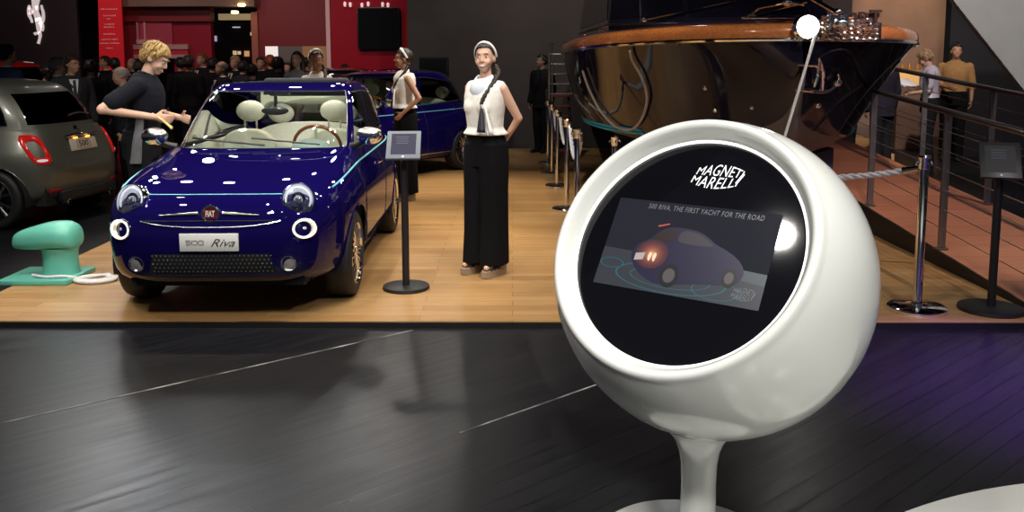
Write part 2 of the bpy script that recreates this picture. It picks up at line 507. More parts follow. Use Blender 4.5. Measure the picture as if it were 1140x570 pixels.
# black panel with the white horse emblem: only its lower half is in the picture
em = thing('emblem_panel', 'black wall panel carrying a white rearing horse emblem', 'sign', (0, 0, 0))
slab('panel', at(-40, 0, 20.3).x, at(86, 0, 20.3).x, 0, 4.6, 20.3, .1, M_BLACKWALL, em)
HS = [([(262, -190), (300, -120), (292, -20), (286, 70), (305, 150), (334, 225)], [40, 60, 46, 30, 34, 44]), ([(320, 190), (338, 260), (336, 320), (336, 375)], [34, 44, 32, 17]),
      ([(337, 365), (348, 410), (342, 455), (324, 518)], [18, 17, 13, 16]), ([(335, 392), (300, 384), (276, 398)], [16, 14, 18]), ([(352, 240), (374, 290), (376, 335), (370, 358)], [26, 22, 18, 15]),
      ([(345, 235), (375, 245), (390, 195), (388, 120), (374, 70), (366, 28)], [16, 18, 17, 15, 13, 9]), ([(216, 30), (206, 70), (206, 130), (214, 165), (238, 215), (246, 252)], [12, 16, 17, 17, 12, 9]), ([(214, 60), (240, 98), (268, 118)], [14, 13, 16]), ([(210, 130), (236, 138), (252, 120)], [13, 11, 9]), ([(306, 40), (318, 92)], [22, 13])]
b = MB()
for path, rr in HS:
    ce = catmull([Vector((at(15 + x / 11.4, y / 11.4, 20.28).x, 0, at(15 + x / 11.4, y / 11.4, 20.28).z)) for x, y in path], 5)
    rs = list(np.interp(np.linspace(0, 1, len(ce)), np.linspace(0, 1, len(rr)), rr))
    k = .00178 / 1.0
    top = []; bot = []
    for i, p in enumerate(ce):
        d = (ce[min(i + 1, len(ce) - 1)] - ce[max(i - 1, 0)]).normalized(); nn = Vector((-d.z, 0, d.x))
        top.append(p + nn * rs[i] * k); bot.append(p - nn * rs[i] * k)
    rings = [[Vector((t.x, 20.30, t.z)), Vector((t.x, 20.265, t.z)), Vector((q.x, 20.265, q.z)), Vector((q.x, 20.30, q.z))] for t, q in zip(top, bot)]
    b.loft(rings)
b.build('horse_emblem', mat('lit white emblem', (.85, .75, .74), .5, emit=(1, .88, .87), estr=.45), em, 30)

# dark monitor block on the back wall
dm = thing('monitor', 'dark box monitor standing on a plinth before the charcoal wall', 'monitor', (0, 0, 0))
p0, p1 = at(468, 86, 16.6), at(500, 63, 16.6)
b = MB(); b.box(((p0.x + p1.x) / 2, 16.6, (p0.z + p1.z) / 2), (p1.x - p0.x, .25, p1.z - p0.z)); b.build('casing', MATTE, dm, bevel=.01)
b = MB(); b.box(((p0.x + p1.x) / 2, 16.468, (p0.z + p1.z) / 2), (p1.x - p0.x - .05, .012, p1.z - p0.z - .05)); b.build('screen', mat('off screen', (.004, .004, .005), .3), dm)
b = MB(); b.box(((p0.x + p1.x) / 2, 16.6, (p0.z + PZ) / 2), (.34, .22, p0.z - PZ)); b.build('plinth', MATTE, dm)

# sign letters and warm lit counter on the tan wall
sg = thing('wall_sign', 'dark raised letters with a warm glow on the tan wall above the boat', 'sign', (0, 0, 0))
Yw = 18.93
for s_, px0, px1, py0, py1 in (('I', 947.5, 954, 16.5, 28), ('D', 956, 967, 15.5, 28), ('T', 968, 982, 13.5, 28)):
    vs, fs = text_geo(s_, 1.0, 0.0, bold=.03)
    xs = [v.x for v in vs]; ys = [v.y for v in vs]
    a, c = at(px0, py1, Yw), at(px1, py0, Yw)
    b = MB()
    pv = [((v.x - min(xs)) / (max(xs) - min(xs)) * (c.x - a.x) + a.x, Yw, (v.y - min(ys)) / (max(ys) - min(ys)) * (c.z - a.z) + a.z) for v in vs]
    n = len(pv)
    b.add(pv, fs); b.add([(p[0], Yw - .06, p[2]) for p in pv], fs)
    # sides of the letter
    ed = {}
    for f in fs:
        for i in range(len(f)):
            e = (f[i], f[(i + 1) % len(f)]); k = tuple(sorted(e)); ed.setdefault(k, []).append(e)
    for k, l in ed.items():
        if len(l) == 1:
            i, j = l[0]; b.add([pv[i], pv[j], (pv[j][0], Yw - .06, pv[j][2]), (pv[i][0], Yw - .06, pv[i][2])], [(0, 1, 2, 3)])
    b.build('letter', mat('dark violet letter', (.05, .025, .035), .5), sg, 30)
ct = thing('counter', 'warm lit yellow reception counter behind the ramp', 'counter', (0, 0, 0))
p0, p1 = at(1000, 98, 16.5), at(1031, 83, 16.5)
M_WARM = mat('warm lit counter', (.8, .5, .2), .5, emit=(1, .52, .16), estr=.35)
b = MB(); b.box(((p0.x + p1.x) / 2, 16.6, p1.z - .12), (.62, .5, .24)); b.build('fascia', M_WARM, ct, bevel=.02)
b = MB(); b.box(((p0.x + p1.x) / 2, 16.62, (p1.z - .26) / 2), (.56, .4, p1.z - .26)); b.build('body', mat('counter body', (.22, .13, .09), .6), ct)
b = MB(); b.box(((p0.x + p1.x) / 2, 16.6, p1.z + .02), (.66, .56, .04)); b.build('counter_top', mat('counter top', (.5, .3, .14), .4), ct)
for k, (px, py) in enumerate(((1005, 79), (1013, 81), (1022, 81))):
    p = at(px, 80, 16.6); b = MB(); b.lathe([(.001, 0), (.04, 0), (.045, .02), (.03, .09), (.012, .11), (.012, .15), (.001, .15)], 12)
    o = b.build('bottle', mat('amber bottle', (.45, .2, .05), .2)); o.location = (p.x, 16.6, p1.z + .0405); tag(o, 'small amber bottle on the warm lit counter, %s' % ('nearest the boat', 'between the other two', 'nearest the man reading')[k], 'bottle', 'bottles on the counter')
# low warm-lit steps seen under the boat's bow, far behind
sp = thing('lit_steps', 'low warm lit steps behind the ramp under the bow', 'steps', (0, 0, 0))
for k in range(3):
    p = at(946, 150 - 12 * k, 15.0)
    b = MB(); b.box((5.35, 14.4 + .8 * k, .087 + .17 * k), (1.3, .8, .17)); b.build('step', mat('warm step', (.5, .3, .12), .5), sp, bevel=.01)
# ------------------------------------------------------------------ small round city cars
def lerp_tab(tab, z):
    zs = [r[0] for r in tab]
    return [float(np.interp(z, zs, [r[k] for r in tab])) for k in range(1, len(tab[0]))]


def smooth_tab(tab, n=6):
    pts = catmull([Vector((r[0], r[1], r[2])) for r in tab], n); ws = catmull([Vector((r[0], r[3], 0)) for r in tab], n)
    out = []
    for p, q in zip(pts, ws):
        out.append((p.x, p.y, p.z, q.y))
    out.sort(key=lambda r: r[0])
    return out


#        z     front   rear   half-width
LOW = [(.255, .635, -2.71, .765), (.28, .672, -2.755, .782), (.31, .698, -2.785, .792), (.37, .722, -2.815, .802), (.46, .737, -2.83, .810), (.56, .737, -2.835, .8135),
       (.64, .722, -2.825, .8135), (.70, .698, -2.81, .808), (.75, .660, -2.795, .797), (.795, .600, -2.78, .780), (.835, .490, -2.765, .764), (.875, .325, -2.75, .747),
       (.91, .13, -2.735, .730), (.945, -.09, -2.715, .714), (.97, -.26, -2.70, .704), (.992, -.42, -2.685, .692)]
TOP = [(.945, -.20, -2.70, .702), (.99, -.405, -2.68, .690), (1.10, -.575, -2.63, .672), (1.20, -.735, -2.56, .650), (1.30, -.90, -2.47, .622), (1.37, -1.03, -2.385, .596),
       (1.41, -1.125, -2.32, .572), (1.44, -1.235, -2.23, .53), (1.462, -1.36, -2.12, .42), (1.478, -1.50, -1.99, .30), (1.486, -1.62, -1.87, .17), (1.488, -1.70, -1.80, .06)]
LOW_S, TOP_S = smooth_tab(LOW), smooth_tab(TOP)


def sup(c, n):
    return math.copysign(abs(c) ** (2. / n), c)


def contour(tab, th, z, xc, nf, nr):
    xf, xr, w = lerp_tab(tab, z)
    c, s = math.cos(th), math.sin(th)
    n = nf if c >= 0 else nr
    a = (xf - xc) if c >= 0 else (xc - xr)
    return Vector((xc + a * sup(c, n), w * sup(s, n), z))


def angles(fn, count):
    """angles spaced evenly along the outline fn(th)"""
    ts = np.linspace(-PI, PI, 4001); P = [fn(t) for t in ts]
    L = np.concatenate([[0], np.cumsum([(P[i + 1] - P[i]).length for i in range(len(P) - 1)])])
    return list(np.interp(np.linspace(0, L[-1], count + 1)[:-1], L, ts))


def split_mesh(V, faces, classes, normals, parent, spec):
    """one object per class of faces, shaded with the normals of the whole surface"""
    objs = {}
    for cls in sorted(set(classes)):
        if cls not in spec:
            continue
        name, mats, par = spec[cls]
        idx = {}; fs = []
        for f, c in zip(faces, classes):
            if c == cls:
                fs.append([idx.setdefault(i, len(idx)) for i in f])
        inv = sorted(idx, key=lambda k: idx[k])
        me = bpy.data.meshes.new(name); me.from_pydata([tuple(V[i]) for i in inv], [], fs)
        o = link(name, me, mats, objs.get(par, parent) if isinstance(par, str) else (par or parent), 180)
        me.normals_split_custom_set_from_vertices([tuple(normals[i]) for i in inv])
        objs[cls] = o
    return objs


def grid_normals(V, faces, centre):
    me = bpy.data.meshes.new('t'); me.from_pydata([tuple(v) for v in V], [], faces); me.update()
    n = [v.normal.copy() for v in me.vertices]
    bpy.data.meshes.remove(me)
    return n


SATIN = mat('satin chrome', (.9, .9, .92), .24, 1.0)
CREAM = vary(mat('cream leather', (0.72, 0.70, 0.58), 0.5), 30, .05)
DASH = mat('pale green dash', (0.30, 0.36, 0.33), 0.4)
GLASS_CLEAR = glass('clear windscreen glass', (0.86, 0.93, 0.90))
GLASS_SIDE = glass('tinted side glass', (0.55, 0.62, 0.60))
GLASS_DARK = glass('dark privacy glass', (0.03, 0.035, 0.035))
LENS = glass('lamp lens', (0.95, 0.95, 0.97))
ARCH_R = .338
NFL = 5.2


def seat(parent, x, y, bench=False):
    w_ = .50 if not bench else 1.12
    b = MB()
    b.box((x + .05, y, .50), (.50, w_, .16))
    hw = (w_ - .04) / 2; ol = [(-hw, .55), (hw, .55), (hw * 1.02, .80)] + [(hw * sup(math.cos(t), 2.6), .86 + .20 * sup(math.sin(t), 2.6)) for t in np.linspace(.1, PI - .1, 17)] + [(-hw * 1.02, .80)]
    Ms = T(x - .22, y, .55) @ Matrix.Rotation(-.22, 4, 'Y') @ T(0, 0, -.55)
    b.loft([[(dx, p[0] * k, .55 + (p[1] - .55) * k2) for p in ol] for dx, k, k2 in ((-.07, .90, .97), (-.05, 1, 1), (.05, 1, 1), (.075, .90, .96))], M=Ms)
    s = b.build('seat' if not bench else 'rear_bench', CREAM, parent, bevel=.02, seg=3)
    for yy in ([y] if not bench else [y - .3, y + .3]):
        b = MB(); b.ell((x - .37, yy, 1.20 if not bench else 1.13), (.055, .125, .092), 20)
        b.tube([(x - .36, yy - .05, 1.05), (x - .36, yy - .05, 1.16)], .008, 6); b.tube([(x - .36, yy + .05, 1.05), (x - .36, yy + .05, 1.16)], .008, 6)
        b.build('headrest', CREAM, s)
    return s


def wheel(parent, x, side, style, name='wheel'):
    """tyre, rim with spokes; local z is outwards"""
    M_ = T(x, side * .690, .30) @ Matrix.Rotation(-side * PI / 2, 4, 'X')
    b = MB()
    prof = [(.205, -.09), (.26, -.098), (.288, -.085), (.298, -.06), (.300, -.03), (.300, .03), (.298, .06), (.288, .085), (.262, .098), (.215, .092), (.205, .085)]
    b.lathe(prof, 48, M=M_, caps=False)
    t = b.build(name, RUBBER, parent, 50)
    b = MB()
    b.lathe([(.212, -.085), (.205, -.07), (.195, 0), (.20, .06), (.214, .088), (.217, .094), (.210, .097), (.196, .075), (.185, .02)], 48, M=M_, caps=False)
    if style == 'multi':
        for k in range(20):
            a = 2 * PI * k / 20
            p0 = Vector((.045 * math.cos(a), .045 * math.sin(a), .075)); p1 = Vector((.2 * math.cos(a + .05), .2 * math.sin(a + .05), .078))
            b.tube([p0, (p0 + p1) / 2 + Vector((0, 0, .012)), p1], [.009, .006, .0085], 6, M=M_)
        ms = CHROME
    else:
        for k in range(5):
            for da in (-.16, .16):
                a = 2 * PI * k / 5 + da * .3
                p0 = Vector((.04 * math.cos(a), .04 * math.sin(a), .06)); a2 = 2 * PI * k / 5 + da * 1.6
                p1 = Vector((.205 * math.cos(a2), .205 * math.sin(a2), .075))
                b.tube([p0, (p0 + p1) / 2 + Vector((0, 0, .01)), p1], [.02, .016, .02], 6, M=M_)
        ms = mat('two tone alloy', (.35, .35, .36), .25, 1.0)
    b.lathe([(.001, .05), (.05, .05), (.055, .07), (.04, .088), (.001, .09)], 24, M=M_)
    b.build('rim', ms, t)
    b = MB(); b.lathe([(.001, -.02), (.19, -.02), (.19, -.005), (.06, .0), (.001, .0)], 32, M=M_); b.build('brake_disc', mat('dark disc', (.03, .03, .03), .4, .8), t)
    return t


def make_car(name, label, loc, yaw, paint, front=True, rear=True, open_roof=False, stripe=None, style='multi', side_glass=GLASS_SIDE, rear_glass=GLASS_SIDE, scale=None, text='500', plate_col=(.75, .75, .72), inside=True, group=None):
    root = thing(name, label, 'car', loc, yaw, group)
    if scale:
        root.scale = scale
    ref = lambda th: contour(LOW_S, th, .50, -1.15, NFL, 5.2)
    TH = angles(ref, 340); n = len(TH)
    ZL = [z for z in np.linspace(0, 1, 38)]
    V = []; nr = len(ZL)
    zs_top = LOW[-1][0]
    for th in TH:
        c0 = contour(LOW_S, th, .50, -1.15, NFL, 5.2)
        zb = .255
        if abs(c0.y) > .55:
            z = zb
            for _ in range(160):
                p = contour(LOW_S, th, z, -1.15, NFL, 5.2)
                if min((p.x) ** 2 + (z - .30) ** 2, (p.x + 2.3) ** 2 + (z - .30) ** 2) >= ARCH_R ** 2:
                    break
                z += .004
            zb = z
        for k, t in enumerate(ZL):
            # the same heights in every column except where an arch lifts the lower edge
            z0 = .255 + (zs_top - .255) * (t ** .9)
            z = zb + (zs_top - zb) * (t ** .9) if zb > .257 else z0
            V.append(contour(LOW_S, th, z, -1.15, NFL, 5.2))
    faces = []; cls = []
    for i in range(n):
        j = (i + 1) % n
        cx = (V[i * nr].x + V[j * nr].x) / 2; cyy = (V[i * nr + 8].y + V[j * nr + 8].y) / 2
        for k in range(nr - 1):
            faces.append((i * nr + k, j * nr + k, j * nr + k + 1, i * nr + k + 1))
            z = (V[i * nr + k].z + V[i * nr + k + 1].z) / 2; x = (V[i * nr + k].x + V[j * nr + k].x) / 2
            side = abs(cyy) > .6
            if side and -1.40 < cx < -.33 and z > .33:
                c = 'doorL' if cyy > 0 else 'doorR'
            elif x > -.5 and z > .80:
                c = 'hood'
            elif cx > .40 and z < .62:
                c = 'bumperF'
            elif cx < -2.58 and z < .60:
                c = 'bumperR'
            elif cx < -2.6 and abs(cyy) < .56:
                c = 'gate'
            else:
                c = 'body'
            cls.append(c)
    N = grid_normals(V, faces, None)
    lower = split_mesh(V, faces, cls, N, root, {'body': ('body_shell', paint, None), 'doorL': ('door', paint, None), 'doorR': ('door', paint, None), 'hood': ('hood', paint, None),
                       'bumperF': ('front_bumper', paint, None), 'bumperR': ('rear_bumper', paint, None), 'gate': ('tailgate', paint, None)})
    bvh = BVHTree.FromPolygons([tuple(v) for v in V], faces)
    # ---- greenhouse
    xc = -1.60; NF, NR = 5.2, 4.0
    refT = lambda th: contour(TOP_S, th, 1.15, xc, NF, NR)
    def th_at(x, front=True):
        """angle on the left side where the 1.15 outline has this x"""
        lo, hi = 0.0, PI
        for _ in range(50):
            m_ = (lo + hi) / 2
            if refT(m_).x > x: lo = m_
            else: hi = m_
        return lo
    brk = [th_at(x) for x in (-.80, -.90, -1.36, -1.43, -2.34, -2.49)]   # A pillar, B pillar, C pillar edges
    ths = []
    segs = [(0, brk[0], 22), (brk[0], brk[1], 3), (brk[1], brk[2], 16), (brk[2], brk[3], 3), (brk[3], brk[4], 22), (brk[4], brk[5], 4), (brk[5], PI, 20)]
    kinds = []
    def even(a, b_, k):
        ts = np.linspace(a, b_, 200); P = [refT(t) for t in ts]
        L = np.concatenate([[0], np.cumsum([(P[q + 1] - P[q]).length for q in range(199)])])
        return list(np.interp(np.linspace(0, L[-1], k + 1), L, ts))[:-1]
    half = []
    for (a, b_, k), kd in zip(segs, ('wind', 'A', 'door', 'B', 'quarter', 'C', 'rear')):
        for t in even(a, b_, k):
            half.append((t, kd))
    ths = [(t, kd, 1) for t, kd in half] + [(PI, None, 1)] + [(-t, kd, -1) for t, kd in reversed(half) if t > 1e-6]
    ths = [(t, s_) for t, kd, s_ in ths]
    nc = len(ths)
    def lim(t):
        t = abs(t)
        x = refT(t).x
        if t <= brk[0]: return (.99, 1.385)
        if t < brk[1]:
            f = (t - brk[0]) / (brk[1] - brk[0]); return (.99 + .005 * f, 1.385 - .01 * f)
        if t <= brk[4]:
            f = max(0, (-1.3 - x) / 1.04)
            return (.995 + .035 * f, 1.375 - .09 * f ** 2.2)
        if t < brk[5]:
            f = (t - brk[4]) / (brk[5] - brk[4]); return (1.03, 1.285 + .055 * f)
        return (1.03, 1.34)
    NB, NW = 3, 12
    hi_z = list(np.linspace(0, 1, 15))[1:]
    W = []; mr = NB + NW + len(hi_z) + 1
    for t, s_ in ths:
        zb, zt = lim(t)
        col = [.945 + (zb - .945) * k / NB for k in range(NB)] + [zb + (zt - zb) * k / NW for k in range(NW)] + [zt] + [zt + (1.488 - zt) * (1 - (1 - q) ** 2.2) for q in hi_z]
        for z in col:
            W.append(contour(TOP_S, t, z, xc, NF, NR))
    gf = []; gc = []
    def kind_of(t):
        t = abs(t)
        for e, kd in zip(brk + [PI + 1], ('wind', 'A', 'door', 'B', 'quarter', 'C', 'rear')):
            if t < e: return kd
    for i in range(nc):
        j = (i + 1) % nc
        ti, tj = ths[i][0], ths[j][0]
        tm = (ti + tj) / 2 if abs(ti - tj) < 3 else PI
        kd = kind_of(tm)
        for k in range(mr - 1):
            gf.append((i * mr + k, j * mr + k, j * mr + k + 1, i * mr + k + 1))
            if NB <= k < NB + NW and kd in ('wind', 'door', 'quarter', 'rear'):
                gc.append(kd + ('' if kd in ('wind', 'rear') else ('L' if tm > 0 else 'R')))
            elif k >= NB + NW:
                zc = (W[i * mr + k].z + W[i * mr + k + 1].z) / 2
                gc.append('skip' if (open_roof and zc > 1.445) else 'roof')
            else:
                gc.append('pillar')
    gc = ['roof' if c == 'pillar' else c for c in gc]
    GN = grid_normals(W, gf, None)
    split_mesh(W, gf, gc, GN, root, {'roof': ('roof_and_pillars', paint, None), 'wind': ('windscreen', GLASS_CLEAR, None), 'doorL': ('door_window', side_glass, None), 'doorR': ('door_window', side_glass, None),
               'quarterL': ('quarter_window', side_glass, None), 'quarterR': ('quarter_window', side_glass, None), 'rear': ('rear_window', rear_glass, None)})
    # chrome/black trims round the glass
    def row(c0, c1, k):
        return [W[i * mr + k] + GN[i * mr + k] * .003 for i in range(c0, c1 + 1)]
    idx = {}
    for i, (t, s_) in enumerate(ths):
        idx[i] = kind_of(t + (1e-6 if t >= 0 else -1e-6))
    left = [i for i, (t, s_) in enumerate(ths) if t >= brk[1] - 1e-9 and t <= brk[4] + 1e-9]
    right = [i for i, (t, s_) in enumerate(ths) if -t >= brk[1] - 1e-9 and -t <= brk[4] + 1e-9]
    for L_ in (left, right):
        b = MB()
        b.tube([W[i * mr + NB] + GN[i * mr + NB] * .003 for i in L_], .007, 6)
        b.build('window_trim', CHROME, root)
        b = MB()
        b.tube([W[i * mr + NB + NW] + GN[i * mr + NB + NW] * .002 for i in L_], .006, 6)
        e = L_[0] if abs(ths[L_[0]][0]) > abs(ths[L_[-1]][0]) else L_[-1]
        b.tube([W[e * mr + NB + k] + GN[e * mr + NB + k] * .002 for k in range(NW + 1)], .006, 6)
        b.build('window_seal', BLACK, root)
    fr = [i for i, (t, s_) in enumerate(ths) if abs(t) <= brk[0] + 1e-9]
    fr.sort(key=lambda i: ths[i][0])
    b = MB()
    ring = [W[i * mr + NB + NW] + GN[i * mr + NB + NW] * .002 for i in fr]
    e0, e1 = fr[0], fr[-1]
    b.tube([W[e0 * mr + NB + k] + GN[e0 * mr + NB + k] * .002 for k in range(NW)] + ring + [W[e1 * mr + NB + k] + GN[e1 * mr + NB + k] * .002 for k in range(NW - 1, -1, -1)], .0038, 6)
    b.build('windscreen_frame', mat('dark steel trim', (.16, .16, .18), .3, 1.0) if front else BLACK, root)

    # ---- underside, wheel wells, wheels
    b = MB(); b.box((-1.05, 0, .26), (3.0, 1.12, .10)); b.box((-1.15, 0, .33), (1.5, 1.48, .2))
    for x in (0, -2.3):
        for s_ in (-1, 1):
            ring = [(x + ARCH_R * 1.02 * math.cos(a), .30 + ARCH_R * 1.02 * math.sin(a)) for a in np.linspace(-.2, PI + .2, 20)]
            rr = [[(p[0], s_ * yy, p[1]) for p in ring] for yy in (.50, .775)]
            b.loft(rr, 0, False, False)
            b.add([(p[0], s_ * .50, p[1]) for p in ring], [tuple(range(len(ring)))])
    b.box((.35, 0, .30), (.5, 1.1, .16)); b.box((-2.6, 0, .32), (.3, 1.2, .2))
    b.build('underbody', MATTE, root)
    for x in (0, -2.3):
        for s_ in (-1, 1):
            wheel(root, x, s_, style)
            # rolled arch lip
            pts = []
            for a in np.linspace(.02, PI - .02, 40):
                h = bvh.ray_cast(Vector((x + (ARCH_R + .004) * math.cos(a), s_ * 2, .30 + (ARCH_R + .004) * math.sin(a))), Vector((0, -s_, 0)))
                if h[0]: pts.append(h[0] + h[1] * .001)
            b = MB(); b.tube(pts, .007, 6); b.build('arch_lip', paint, root)

    def hit_front(y, z):
        h = bvh.ray_cast(Vector((3, y, z)), Vector((-1, 0, 0))); return h[0], (h[1] if h[1].x > 0 else -h[1])
    def hit_rear(y, z):
        h = bvh.ray_cast(Vector((-5, y, z)), Vector((1, 0, 0))); return h[0], (h[1] if h[1].x < 0 else -h[1])
    def hit_side(x, z, s_):
        h = bvh.ray_cast(Vector((x, s_ * 3, z)), Vector((0, -s_, 0))); return h[0], (h[1] if h[1].y * s_ > 0 else -h[1])
    def onto(p, nrm, fwd, blend=.5):
        z_ = (nrm * (1 - blend) + fwd * blend).normalized()
        x_ = Vector((0, 0, 1)).cross(z_).normalized(); y_ = z_.cross(x_)
        return axes(p, x_, y_, z_)

    if front:
        fwd = Vector((1, 0, 0))
        for s_ in (-1, 1):
            p, nn = hit_front(s_ * .52, .765)
            Mh = onto(p, nn, Vector((1, s_ * .25, .12)).normalized(), .75)
            Sc = Matrix.Diagonal((1.0, 1.08, 1, 1))
            b = MB(); b.lathe([(.080, -.06), (.090, .0), (.094, .020), (.100, .018), (.104, .0), (.102, -.05)], 40, M=Mh @ Sc, caps=False)
            hd = b.build('headlight', CHROME, root)
            b = MB(); b.lathe([(.001, -.05), (.04, -.05), (.07, -.03), (.092, .004)], 40, M=Mh @ Sc, caps=False); b.build('reflector', mat('headlight reflector', (.85, .86, .9), .32, 1.0, emit=(.9, .95, 1), estr=.30), hd)  # faint emission added so the bowl reads as bright silver
            b = MB(); b.lathe([(.001, .02), (.02, .018), (.031, .006), (.034, -.03), (.044, -.03), (.046, .0), (.049, .0), (.051, -.04)], 32, M=Mh @ Sc, caps=False); b.build('projector_lens', mat('projector lens', (.6, .62, .68), .15, .9), hd)
            b = MB()
            b.tube([Mh @ Sc @ Vector((.076 * math.cos(a), .076 * math.sin(a), .004)) for a in np.linspace(0, 2 * PI, 40)[:-1]], .006, 6, loop=True); b.build('light_ring', mat('dim lit ring', (.8, .8, .85), .3, emit=(.9, .95, 1), estr=.5), hd)
            b = MB(); b.lathe([(.096, .018), (.08, .030), (.05, .038), (.001, .042)], 40, M=Mh @ Sc, caps=False); b.build('lens', LENS, hd)
            # lower lamp, lit
            p, nn = hit_front(s_ * .568, .598)
            Mh = onto(p, nn, Vector((1, s_ * .3, 0)).normalized(), .6) @ Matrix.Diagonal((.96, .80, 1, 1))
            b = MB(); b.lathe([(.05, -.04), (.066, .0), (.078, .012), (.084, .006), (.085, -.03)], 36, M=Mh, caps=False)
            dr = b.build('daytime_lamp', CHROME, root)
            b = MB(); b.tube([Mh @ Vector((.07 * math.cos(a), .07 * math.sin(a), .008)) for a in np.linspace(0, 2 * PI, 37)[:-1]], .0075, 8, loop=True); b.build('lit_ring', mat('lit daytime ring', (1, .95, .8), .3, emit=(1, .90, .66), estr=1.2), dr)
            b = MB(); b.lathe([(.001, -.03), (.03, -.03), (.064, .004)], 30, M=Mh, caps=False); b.build('reflector', mat('lamp reflector', (.75, .72, .62), .35, 1.0, emit=(1, .88, .66), estr=.55), dr)
            b = MB(); b.ell((0, 0, -.012), (.02, .02, .015), 14, M=Mh); b.build('bulb', mat('clear bulb', (.8, .8, .8), .1, .3), dr)
            # fog lamp
            p, nn = hit_front(s_ * .47, .385)
            Mh = onto(p, nn, fwd, .7)
            b = MB(); b.lathe([(.02, -.02), (.036, .002), (.044, .012), (.050, .010), (.053, -.02)], 28, M=Mh, caps=False); fg = b.build('fog_lamp', CHROME, root)
            b = MB(); b.lathe([(.036, .0), (.02, .006), (.001, .008)], 24, M=Mh, caps=False); b.build('lens', mat('fog lens', (.55, .5, .5), .1, .6), fg)
        # whiskers, badge, bumper strip
        for s_ in (-1, 1):
            pts = []
            for y in np.linspace(.075, .30, 14):
                p, nn = hit_front(s_ * y, .690 + .01 * math.cos(y * 6)); pts.append(p + nn * .006)
            b = MB(); b.tube(pts, [.0095 - .006 * k / 13 for k in range(14)], 8); b.build('chrome_whisker', SATIN, root)
        pts = []
        for y in np.linspace(-.43, .43, 50):
            p, nn = hit_front(y, .618 + .035 * (abs(y) / .43) ** 3); pts.append(p + nn * .003)
        b = MB(); b.tube(pts, .0042, 6); b.build('chrome_strip', SATIN, root)
        # recess line below the hood
        pts = []
        for y in np.linspace(-.40, .40, 40):
            p, nn = hit_front(y, .655); pts.append(p + nn * .0005)
        b = MB(); b.tube(pts, .004, 6); b.build('grille_slot', MATTE, root)
        p, nn = hit_front(0, .695); Mb = onto(p, nn, fwd, .6)
        b = MB(); b.lathe([(.038, .0), (.046, .014), (.056, .012), (.060, .0)], 36, M=Mb, caps=False); bd = b.build('badge', CHROME, root)
        b = MB(); b.lathe([(.045, .006), (.001, .010)], 32, M=Mb, caps=False); b.build('badge_face', mat('dark red enamel', (.10, .008, .012), .25), bd)
        vs, fs = text_geo('FIAT', .034, .001, bold=.0008)
        b = MB(); b.add([(v.x * .85, v.y * 1.5, v.z + .0125) for v in vs], fs, M=Mb); b.build('lettering', mat('pale badge letters', (.6, .55, .52), .4), bd)
        # lower grille with studs
        rows = []; zz = np.linspace(.325, .452, 7)
        for z in zz:
            rr = []
            for y in np.linspace(-.395, .395, 40):
                yy = y * (1 - .10 * ((z - .325) / .127)); p, nn = hit_front(yy, z); rr.append(p + nn * .002)
            rows.append(rr)
        b = MB(); b.loft(rows, 0, False, False); gl = b.build('lower_grille', MATTE, root)
        b = MB()
        for q, z in enumerate(np.linspace(.338, .44, 5)):
            for y in np.arange(-.36 + (.0135 if q % 2 else 0), .37, .027):
                p, nn = hit_front(y, z); Ms = onto(p + nn * .003, nn, fwd, .5)
                b.lathe([(.0045, 0), (.003, .003), (.0005, .0035)], 6, M=Ms)
        b.build('grille_studs', mat('bright studs', (.85, .85, .85), .35, 1.0), gl)
        # front plate
        p, nn = hit_front(0, .528); Mp = onto(p + Vector((.012, 0, 0)), nn, fwd, .85)
        b = MB(); b.box((0, 0, .0), (.36, .11, .012), M=Mp); pt = b.build('number_plate', mat('silver plate %s' % text, plate_col, .35), root, bevel=.002)
        b = MB()
        vs, fs = text_geo('Riva', .070, .0006, 'LEFT', shear=.5, bold=-.0003); b.add([(v.x * 1.25 + .005, v.y - .004, v.z + .0068) for v in vs], fs, M=Mp)
        for k in range(3):
            pts = [Vector((-.125 + k * .038 + .016 * sup(math.cos(a), 4), .0 + .013 * sup(math.sin(a), 4), .0068)) for a in np.linspace(0, 2 * PI, 25)[:-1]]
            if k == 0:
                pts = [Vector((x, y, .0068)) for x, y in ((-.109, .013), (-.140, .013), (-.141, .002), (-.116, .002), (-.110, -.003), (-.111, -.010), (-.118, -.013), (-.141, -.013))]
                b.tube(pts, .0015, 5, M=Mp)
            else:
                b.tube(pts, .0015, 5, loop=True, M=Mp)
        b.build('lettering', mat('plate ink', (.02, .02, .025), .5), pt)
        # wipers and washer jets
        for y0, y1, zb in ((.45, -.05, 0), (.05, -.5, 0)):
            pts = []
            for f in np.linspace(0, 1, 12):
                y = y0 + (y1 - y0) * f
                th = min(ths, key=lambda q: abs(refT(q[0]).y - y) + (0 if refT(q[0]).x > xc else 9))[0]
                q = contour(TOP_S, th, 1.0 + .045 * f, xc, NF, NR); pts.append(q + Vector((.022, 0, .016)))
            b = MB(); b.tube(pts, .0075, 6); wp = b.build('wiper', BLACK, root)
        for y in (-.22, .22):
            h = bvh.ray_cast(Vector((-.16, y, 3)), Vector((0, 0, -1)))
            b = MB(); b.ell(h[0] + Vector((0, 0, .006)), (.018, .014, .01), 12); b.build('washer_jet', CHROME, root)
